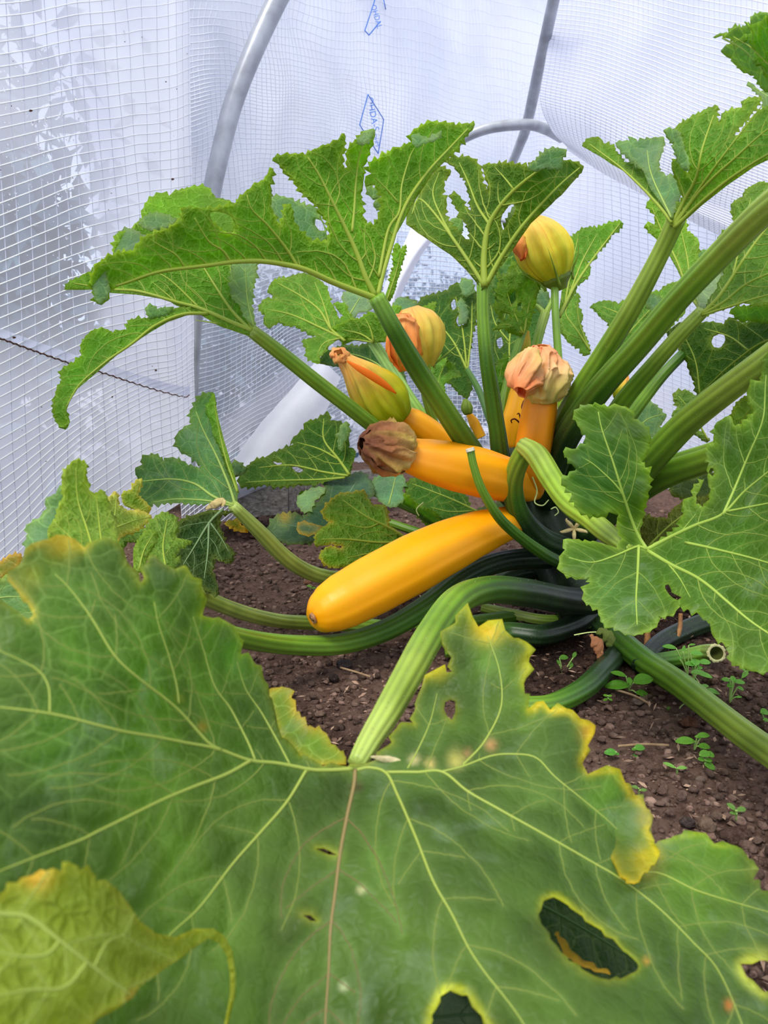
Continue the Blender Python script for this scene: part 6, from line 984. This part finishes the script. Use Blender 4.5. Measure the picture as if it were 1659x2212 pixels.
L([dict(s='u', c=srgb(90, 142, 20), tooth=11, gap=24, a=[(1207, 690, 1.08), (1345, 484, 1.2), (1240, 520, 1.16), (1272, 600, 1.12)], o=[(1205, 690, 0), (1215, 620, 0), (1229, 517), (1243, 503), (1262, 490), (1290, 490), (1341, 477), (1346, 486), (1323, 506), (1305, 532), (1290, 546), (1288, 560), (1269, 564), (1275, 580), (1272, 596), (1247, 616), (1240, 637, 0), (1215, 680, 0)])],
  [([(1208, 685), (1240, 620), (1280, 560), (1338, 484)], 8), ([(1220, 660), (1232, 590), (1250, 510)], 5), ([(1225, 650), (1255, 570), (1290, 505)], 5)], seed=34, label='leaf rising to the right behind the plump yellow blossom', vside=.7)
L([dict(s='u', c=srgb(104, 148, 50), tooth=11, gap=22, a=[(1275, 755, 1.16), (1210, 680, 1.2), (1250, 634, 1.22)], o=[(1275, 765, 0), (1262, 768), (1252, 752), (1233, 742), (1218, 728), (1209, 715), (1206, 680), (1215, 655), (1240, 637), (1251, 634), (1247, 663), (1258, 684), (1252, 700), (1258, 717), (1272, 753, 0)])], [([(1274, 758), (1245, 715), (1222, 680), (1228, 655)], 5), ([(1270, 750), (1250, 700), (1245, 650)], 4)], seed=35, label='rear leaf hanging between the flower stalk and the right petioles')
L([dict(s='u', c=srgb(92, 140, 44), tooth=11, gap=22, a=[(1280, 660, 1.38), (1480, 620, 1.3), (1430, 720, 1.26), (1310, 690, 1.34)], o=[(1276, 659), (1309, 648), (1335, 655), (1360, 645), (1385, 645), (1405, 632), (1421, 630), (1445, 612), (1468, 608), (1476, 640), (1482, 674), (1460, 690), (1439, 717), (1400, 740), (1365, 760), (1330, 790), (1290, 825), (1282, 800), (1300, 765), (1330, 720), (1312, 697), (1290, 674)], h=[[(1400, 700), (1412, 690), (1418, 702), (1406, 712)]])], [([(1290, 800), (1340, 740), (1385, 690), (1430, 640)], 6), ([(1360, 715), (1340, 680), (1300, 662)], 5), ([(1400, 680), (1440, 665), (1475, 640)], 4)], seed=36, label='rear leaf spanning behind the rising right hand petioles')
L([tp([(1385, 648), (1400, 635), (1425, 640), (1440, 660), (1425, 690), (1405, 672)], [(1385, 648, 1.28), (1440, 650, 1.26), (1415, 690, 1.25)], c=srgb(70, 116, 62))], [], seed=37, label='dark bluish lobe between the two thick right hand petioles')
L([dict(s='u', c=srgb(96, 140, 30), tooth=8, amp=.8, gap=20, und=(.008, 40), a=[(1118, 725, 1.05), (1070, 600, 1.08), (1165, 600, 1.04), (1070, 700, 1.04)], o=[(1125, 728, 0), (1105, 720), (1090, 708), (1066, 708), (1090, 690), (1080, 676), (1062, 660), (1084, 652), (1070, 635), (1078, 610), (1070, 590), (1095, 598), (1105, 565), (1118, 590), (1130, 575), (1135, 600), (1152, 590), (1150, 612), (1168, 610), (1156, 640), (1148, 680), (1138, 715, 0)], h=[[(1100, 640), (1112, 630), (1116, 645), (1106, 655)], [(1118, 655), (1126, 650), (1128, 668), (1120, 672)], [(1090, 672), (1102, 678), (1096, 688)]]),
   dict(s='t', c=srgb(84, 136, 62), tooth=8, amp=.9, und=(.01, 45), a=[(1070, 600, 1.11), (1150, 580, 1.1), (1110, 660, 1.08)], o=[(1062, 625), (1066, 580), (1085, 572), (1100, 555), (1115, 570), (1135, 560), (1142, 580), (1160, 595), (1150, 620), (1130, 650), (1100, 665), (1075, 650)])],
  [([(1130, 725), (1140, 670), (1152, 620)], 5), ([(1128, 722), (1110, 670), (1090, 620)], 4), ([(1126, 722), (1100, 700), (1080, 700)], 4)], seed=38, label='young curly bright green leaf at the heart of the plant')
L([dict(s='u', c=srgb(60, 108, 34), tooth=10, amp=.6, gap=24, a=[(1060, 650, 1.3), (1120, 640, 1.3), (1100, 800, 1.2)], o=[(1055, 560), (1090, 530), (1130, 520), (1160, 540), (1175, 600), (1180, 680), (1160, 740), (1130, 760), (1125, 820), (1100, 850), (1070, 830), (1058, 760), (1052, 660)], h=[[(1072, 735), (1082, 728), (1086, 745), (1078, 752)], [(1070, 790), (1080, 784), (1082, 800)]])], [([(1105, 840), (1100, 740), (1115, 640), (1130, 540)], 5), ([(1100, 740), (1070, 700), (1060, 660)], 4)], seed=39, label='darker rear leaf behind the curly young one')
L([dict(s='u', c=srgb(96, 150, 40), tooth=6, amp=1.0, und=(.006, 60), a=[(1062, 760, 1.12), (1085, 900, 1.1), (1090, 760, 1.12)], o=[(1075, 940), (1068, 880), (1062, 830), (1070, 800), (1082, 775), (1094, 760), (1090, 800), (1082, 850), (1084, 900)]), dict(s='u', c=srgb(100, 152, 48), tooth=6, amp=1.0, und=(.006, 60), a=[(930, 790, 1.15), (1000, 800, 1.15), (950, 850, 1.12)], o=[(945, 870), (936, 830), (928, 790), (945, 770), (965, 782), (985, 790), (1000, 808), (975, 815), (960, 830), (955, 870)], h=[[(956, 795), (964, 790), (968, 802), (960, 806)]])], [([(1076, 920), (1075, 840), (1088, 780)], 3), ([(950, 865), (948, 820), (960, 790)], 3, 1)], seed=40, label='tiny curled new leaves among the stalks')
L([tp([(1156, 640), (1170, 622), (1186, 640), (1190, 665), (1178, 676), (1165, 660)], [(1156, 640, 1.16), (1190, 640, 1.16), (1178, 676, 1.15)], c=srgb(96, 140, 104), quilt=.0)], [], seed=41, label='small bluish blade held between two forked stalks')
# low centre
L([dict(s='u', c=srgb(54, 104, 22), tooth=14, gap=28, res=8, a=[(755, 1025, 1.16), (518, 1040, 1.16), (650, 930, 1.24), (740, 930, 1.2)], o=[(757, 1028, 0), (735, 1034, 0), (703, 1040), (645, 1046), (572, 1046), (518, 1050), (515, 1030), (530, 1015), (547, 995), (572, 988), (608, 970), (634, 959), (627, 952), (641, 938), (655, 927), (659, 912), (685, 905), (710, 891), (713, 909), (724, 909), (739, 916), (735, 935), (753, 948), (753, 966), (768, 974), (760, 999), (758, 1015, 0)], h=[[(590, 995), (598, 998), (609, 1000), (600, 1005)], [(630, 1008), (645, 1010), (655, 1016), (648, 1020), (636, 1016)]]),
   tp([(739, 916), (752, 912), (756, 935), (745, 955), (738, 975), (730, 960), (732, 935)], [(739, 916, 1.17), (756, 935, 1.17), (738, 975, 1.16)], c=srgb(112, 152, 104), quilt=.0), tp([(500, 1000), (515, 997), (535, 1015), (525, 1025), (505, 1030)], [(500, 1000, 1.13), (535, 1015, 1.14), (505, 1030, 1.12)], c=srgb(60, 104, 66), quilt=.0)],
  [([(755, 1026), (730, 990), (700, 950), (700, 905)], 7), ([(752, 1028), (700, 1020), (630, 1005), (560, 1010)], 6), ([(745, 1032), (690, 1036), (600, 1038), (530, 1042)], 5), ([(730, 992), (690, 970), (640, 955)], 5)], seed=42, label='dark green leaf lying above the timber edging')
L([dict(s='t', c=srgb(52, 96, 62), tooth=14, gap=30, res=9, a=[(700, 1040, 1.18), (800, 1030, 1.2), (580, 1140, 1.02), (700, 1160, 1.02), (760, 1080, 1.12)], o=[(699, 1037), (753, 1028), (782, 1021), (803, 1043), (808, 1070), (770, 1085), (740, 1110), (725, 1140), (712, 1166), (681, 1172), (608, 1172), (586, 1160), (580, 1137), (590, 1122), (605, 1112), (645, 1112), (655, 1122), (670, 1105), (690, 1085), (703, 1061)], spots=[(600, 1130, 26, srgb(140, 170, 110), .6), (615, 1116, 16, srgb(190, 170, 60), .8), (770, 1045, 30, srgb(104, 144, 120), .6)]),
   tp([(640, 1086), (650, 1068), (690, 1050), (703, 1058), (680, 1080), (668, 1104), (655, 1105)], [(640, 1086, 1.12), (703, 1055, 1.15), (668, 1104, 1.08)], c=srgb(140, 176, 132)), tp([(640, 1142), (648, 1128), (680, 1132), (698, 1140), (690, 1150), (660, 1156), (645, 1150)], [(640, 1142, .99), (698, 1140, 1.0), (660, 1156, .98)], c=srgb(84, 126, 92), yl=.9, yc=srgb(206, 176, 50)), dict(s='u', c=srgb(70, 120, 24), tooth=12, a=[(645, 1075, 1.2), (690, 1060, 1.2), (660, 1090, 1.2)], o=[(645, 1066), (665, 1058), (685, 1066), (690, 1078), (668, 1080), (660, 1076)])],
  [([(720, 1150), (740, 1090), (770, 1040)], 5), ([(700, 1160), (650, 1140), (600, 1130)], 4)], seed=43, vcol=srgb(110, 140, 100), label='dusky bluish leaf curling down to the soil in the low centre')
L([dict(s='u', c=srgb(104, 144, 34), tooth=13, gap=26, yl=.7, yw=.0025, yc=srgb(196, 172, 60), patch=.0, res=7, quilt=.0025, a=[(884, 1167, 1.02), (700, 1100, .98), (790, 1056, 1.03), (690, 1170, .95), (760, 1217, .96), (820, 1110, 1.01)], o=[(888, 1168, 0), (873, 1178, 0), (850, 1195), (825, 1210), (775, 1217), (731, 1226), (699, 1217), (690, 1197), (706, 1181), (725, 1179), (739, 1184), (717, 1174), (681, 1177), (681, 1156), (703, 1134), (717, 1127), (699, 1116), (699, 1098), (731, 1067), (760, 1061), (789, 1056), (793, 1072), (807, 1087), (836, 1094), (840, 1134, 0), (865, 1150, 0)])],
  [([(886, 1168), (840, 1140), (790, 1115), (740, 1080)], 7), ([(884, 1170), (820, 1172), (750, 1165), (695, 1165)], 7), ([(870, 1172), (820, 1190), (750, 1205)], 5), ([(820, 1130), (790, 1140), (740, 1130)], 4)], seed=44, label='yellow edged leaf just above the largest zucchini')
L([dict(s='u', c=srgb(70, 124, 30), tooth=12, gap=24, res=8, a=[(1036, 1105, 1.12), (880, 1040, 1.2), (940, 1110, 1.14)], o=[(1039, 1107, 0), (1015, 1095), (1006, 1072), (985, 1062), (959, 1054), (930, 1040), (898, 1031), (876, 1043), (876, 1065), (898, 1094), (934, 1112), (960, 1122), (988, 1119), (1015, 1112, 0)])], [([(1034, 1106), (980, 1080), (930, 1060), (890, 1045)], 5), ([(1020, 1104), (970, 1105), (930, 1095)], 4)], seed=45, label='low leaf behind the jutting zucchini')
L([tp([(804, 1040), (830, 1022), (862, 1015), (876, 1040), (868, 1060), (874, 1080), (852, 1096), (828, 1090), (808, 1068)], [(804, 1040, 1.2), (876, 1040, 1.2), (850, 1096, 1.14)], c=srgb(104, 148, 112)), dict(s='u', c=srgb(104, 148, 60), tooth=8, amp=.8, a=[(870, 1070, 1.16), (960, 1130, 1.1), (920, 1100, 1.12)], und=(.008, 40), o=[(872, 1066), (885, 1075), (905, 1095), (925, 1100), (945, 1112), (950, 1130), (925, 1138), (908, 1120), (895, 1105), (876, 1090)])], [([(840, 1090), (850, 1050), (855, 1025)], 4)], seed=46, label='bluish crumpled leaf below the brown blossom')
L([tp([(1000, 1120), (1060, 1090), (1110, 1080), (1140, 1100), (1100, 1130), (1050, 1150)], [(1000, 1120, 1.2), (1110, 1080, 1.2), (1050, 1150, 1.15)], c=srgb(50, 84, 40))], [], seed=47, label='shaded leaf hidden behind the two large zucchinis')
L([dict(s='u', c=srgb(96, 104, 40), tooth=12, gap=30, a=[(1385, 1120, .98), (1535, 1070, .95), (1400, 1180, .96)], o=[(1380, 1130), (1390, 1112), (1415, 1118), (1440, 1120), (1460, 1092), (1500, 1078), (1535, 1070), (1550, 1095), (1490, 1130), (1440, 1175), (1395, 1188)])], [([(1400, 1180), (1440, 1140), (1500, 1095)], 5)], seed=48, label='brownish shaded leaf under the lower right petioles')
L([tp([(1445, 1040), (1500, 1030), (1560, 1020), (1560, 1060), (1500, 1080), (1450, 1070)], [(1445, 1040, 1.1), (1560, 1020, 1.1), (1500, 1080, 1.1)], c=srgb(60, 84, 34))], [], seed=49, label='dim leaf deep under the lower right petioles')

# leaves of the stalks that leave the picture on the right, so that no stalk ends bare
def lobed(x, y, d, r, ang, tilt, side, label, seed, c):
    rnd = random.Random(seed); o = []; a0 = math.radians(ang)
    for i in range(40):
        t = -math.pi+2*math.pi*i/40; rr = (.62+.38*abs(math.cos(2.5*t))**.7)*(1-.75*math.exp(-((abs(t)-math.pi)/.28)**2))*rnd.uniform(.92, 1.06)
        o.append((x+r*rr*math.cos(a0+t)+.12*r*math.cos(a0), y-r*rr*math.sin(a0+t)-.12*r*math.sin(a0)))
    e = lambda t, q: (x+r*q*math.cos(a0+t), y-r*q*math.sin(a0+t)); an = [(x, y, d)]+[(*e(t, 1), d*(1+tilt*math.cos(t)+.06*math.cos(2*t))) for t in (0, 1.3, 2.4, -1.3, -2.4)]
    L([dict(s=side, c=c, tooth=22, res=14, gap=44, o=o, a=an)], [([(x, y), e(t*.9, .45), e(t, .85)], 9) for t in (0, 1.05, -1.05, 2.1, -2.1)], seed=seed, label=label)
lobed(1985, 230, .46, 250, 30, .05, 'u', 'leaf of the thickest petiole, beyond the picture to the right', 61, GREEN_U)
lobed(1960, 600, .58, 220, 10, .05, 'u', 'leaf of the pale lower petiole, beyond the picture to the right', 62, GREEN_U)
lobed(1900, 1760, .56, 190, -25, -.05, 't', 'leaf of the thick green stalk, beyond the picture to the right', 63, GREEN_T)

# ------------------------------------------------------------------ seedlings
def seedling(label, x, y, leaves, h=.012, name='seedling', col=srgb(112, 158, 56), stemw=.0007):
    """leaves: (x, y, length px, width px, angle degrees)"""
    d = D(x, y, .004); root = P(x, y, d); t = thing(name, label, 'seedling', root*np.array([1, 1, 1]), 'weed seedlings on the soil')
    for (lx, ly, ln, wd_, an) in leaves:
        dl = d-.004; tip = P(lx, ly, dl); a = math.radians(an); dr = math.cos(a)*RT+math.sin(a)*(UP*.55-FW*.0)+FW*(.35*math.sin(a)); dr /= np.linalg.norm(dr); ll = ln*dl/F; ww = wd_*dl/F
        b = tip-dr*ll/2; path = catmull([root, root+(b-root)*.5+np.array([0, 0, .0015]), b], 10); V, f, _ = tube_mesh(path, np.full(10, stemw), 6); mesh('stem', V, f, MAT['vein'], t, srgb(150, 180, 100))
        n, k = 9, 7; s = np.linspace(0, 1, n); sw = np.sin(np.pi*np.clip(s*.94+.04, 0, 1))**.7; sd = np.cross(dr, np.array([0, -.45, .9])); sd /= np.linalg.norm(sd); nn = np.cross(sd, dr); cv = np.linspace(-1, 1, k)
        V = b+dr*(s[:, None, None]*ll)+sd*(cv[None, :, None]*(sw*ww/2)[:, None, None])+nn*((cv**2)[None, :, None]*(sw*ww*.16)[:, None, None])-nn*((s**2)*ll*.12)[:, None, None]; V = V.reshape(-1, 3)
        i = np.arange(n-1)[:, None]*k; j = np.arange(k-1)[None]; q = np.stack([i+j, i+j+1, i+k+j+1, i+k+j], -1).reshape(-1, 4); c = col*(1-.12*(np.abs(np.tile(cv, n)) < .1))[:, None]
        o = mesh('leaf', V, q, [MAT['top'], MAT['under']], t, c, np.c_[V[:, 0], V[:, 2]], attrs={'vein': np.zeros(len(V)), 'cell': np.zeros(len(V))}); m = o.modifiers.new('thickness', 'SOLIDIFY'); m.thickness = .0003
S = seedling
S('largest seedling, two broad pointed leaves, under the thick green stalk', 1358, 1492, [(1333, 1480, 52, 26, 178), (1390, 1468, 46, 30, 25), (1360, 1470, 16, 12, 90), (1336, 1455, 32, 14, 150), (1388, 1498, 28, 18, -10)], col=srgb(104, 160, 44))
S('heart shaped single leaf seedling low between dry chips', 1478, 1520, [(1446, 1541, 34, 30, 190)], col=srgb(116, 168, 70))
S('tall branching seedling by the hollow stub', 1486, 1462, [(1446, 1397, 28, 13, 160), (1477, 1400, 16, 6, 70), (1495, 1392, 16, 5, 20), (1468, 1420, 10, 8, 90)], col=srgb(118, 172, 76))
S('cluster of round leaves right of the tall branching seedling', 1498, 1470, [(1502, 1430, 16, 20, 90), (1523, 1430, 26, 16, 10), (1490, 1434, 20, 14, 160), (1512, 1442, 12, 10, 20), (1524, 1458, 32, 14, -20), (1506, 1411, 28, 14, 0)], col=srgb(130, 182, 90))
S('slim seedling with paired leaves near the right edge of the soil', 1576, 1518, [(1568, 1468, 18, 12, 160), (1583, 1466, 14, 12, 80), (1598, 1473, 24, 14, 0), (1578, 1480, 16, 12, 200), (1600, 1487, 14, 10, -30), (1596, 1505, 14, 6, 10)], col=srgb(128, 180, 84))
S('seedling leaning on the far side of the thick green stalk', 1520, 1495, [(1522, 1482, 20, 10, 20), (1540, 1493, 30, 14, -20), (1510, 1452, 34, 14, 0)], col=srgb(128, 176, 90))
S('pale oval leaf seedling with a cluster behind it', 1500, 1620, [(1480, 1600, 40, 20, 175), (1520, 1588, 28, 14, 10), (1508, 1591, 14, 8, 170), (1522, 1612, 26, 16, 0)], col=srgb(132, 184, 74))
S('low cluster of small rounded leaves beside the pale oval leaf', 1525, 1650, [(1523, 1628, 26, 18, 20), (1535, 1630, 18, 16, -10), (1515, 1640, 14, 12, 160), (1532, 1642, 14, 10, 10), (1534, 1655, 24, 18, -30)], col=srgb(122, 172, 70))
S('two leaved sprout spread like a pair of wings', 1463, 1672, [(1446, 1652, 26, 9, 140), (1474, 1658, 22, 8, 10)], col=srgb(140, 186, 96))
S('round leaved sprout nearest the yellow leaf edge', 1325, 1628, [(1319, 1625, 26, 18, 175), (1333, 1628, 10, 7, 0)], col=srgb(104, 168, 70))
S('round leaved sprout right of the nearest one, beside a straw', 1375, 1622, [(1382, 1615, 24, 16, 10), (1370, 1618, 10, 7, 170), (1372, 1632, 14, 8, 200)], col=srgb(112, 172, 72))
S('tiny four leaved sprout beside the dark green stalk', 1312, 1507, [(1308, 1502, 10, 6, 150), (1318, 1503, 9, 6, 30), (1308, 1511, 10, 6, 210), (1319, 1511, 9, 6, -20)], col=srgb(124, 176, 60))
S('seedling with notched leaves in the shade left of the crown', 1216, 1460, [(1218, 1420, 20, 14, 20), (1241, 1414, 16, 8, 70), (1234, 1436, 14, 8, 80), (1206, 1430, 12, 6, 100)], col=srgb(96, 146, 50))
S('thin seedling standing under the broad right leaf', 1600, 1470, [(1610, 1455, 24, 10, 60), (1606, 1445, 12, 6, 110)], col=srgb(126, 176, 80))
S('greyish sprout among the clods at the lower right', 1590, 1772, [(1580, 1742, 20, 12, 120), (1602, 1748, 22, 12, 20), (1584, 1756, 14, 8, 160)], col=srgb(120, 158, 80))
S('faint tiny sprout left of the lower clods', 1380, 1716, [(1372, 1700, 14, 8, 150), (1390, 1706, 16, 7, 10)], col=srgb(122, 158, 84))
S('small rounded seedling at the right edge below the stalk', 1652, 1560, [(1652, 1538, 18, 18, 10), (1655, 1555, 12, 10, 0)], col=srgb(124, 176, 76))
S('broad seed leaf standing beside the dark petiole bases', 1262, 1358, [(1283, 1345, 34, 20, 60), (1238, 1372, 22, 8, 160)], col=srgb(104, 158, 60))
S('minute sprout left of the largest zucchini tip', 672, 1276, [(668, 1266, 12, 6, 140), (678, 1270, 10, 5, 10)], col=srgb(128, 176, 70))
# straw on the soil
for lab, pts in (('thin pale straw lying beside the round leaved sprouts', [(1335, 1612), (1390, 1608), (1445, 1610)]), ('curved dry twig under the largest seedling', [(1330, 1490), (1370, 1503), (1405, 1522)]), ('short dry twig near the grey stone', [(735, 1442), (770, 1452), (800, 1462)])):
    q = catmull([(x, y) for x, y in pts], 20); C = np.array([P(x, y, D(x, y, .007)) for x, y in q]); V, f, _ = tube_mesh(C, np.full(20, .0012), 8, flat=.6); o = mesh('straw', V, f, MAT['dry'], None, srgb(168, 142, 110)); origin(o); tag(o, lab, 'straw')
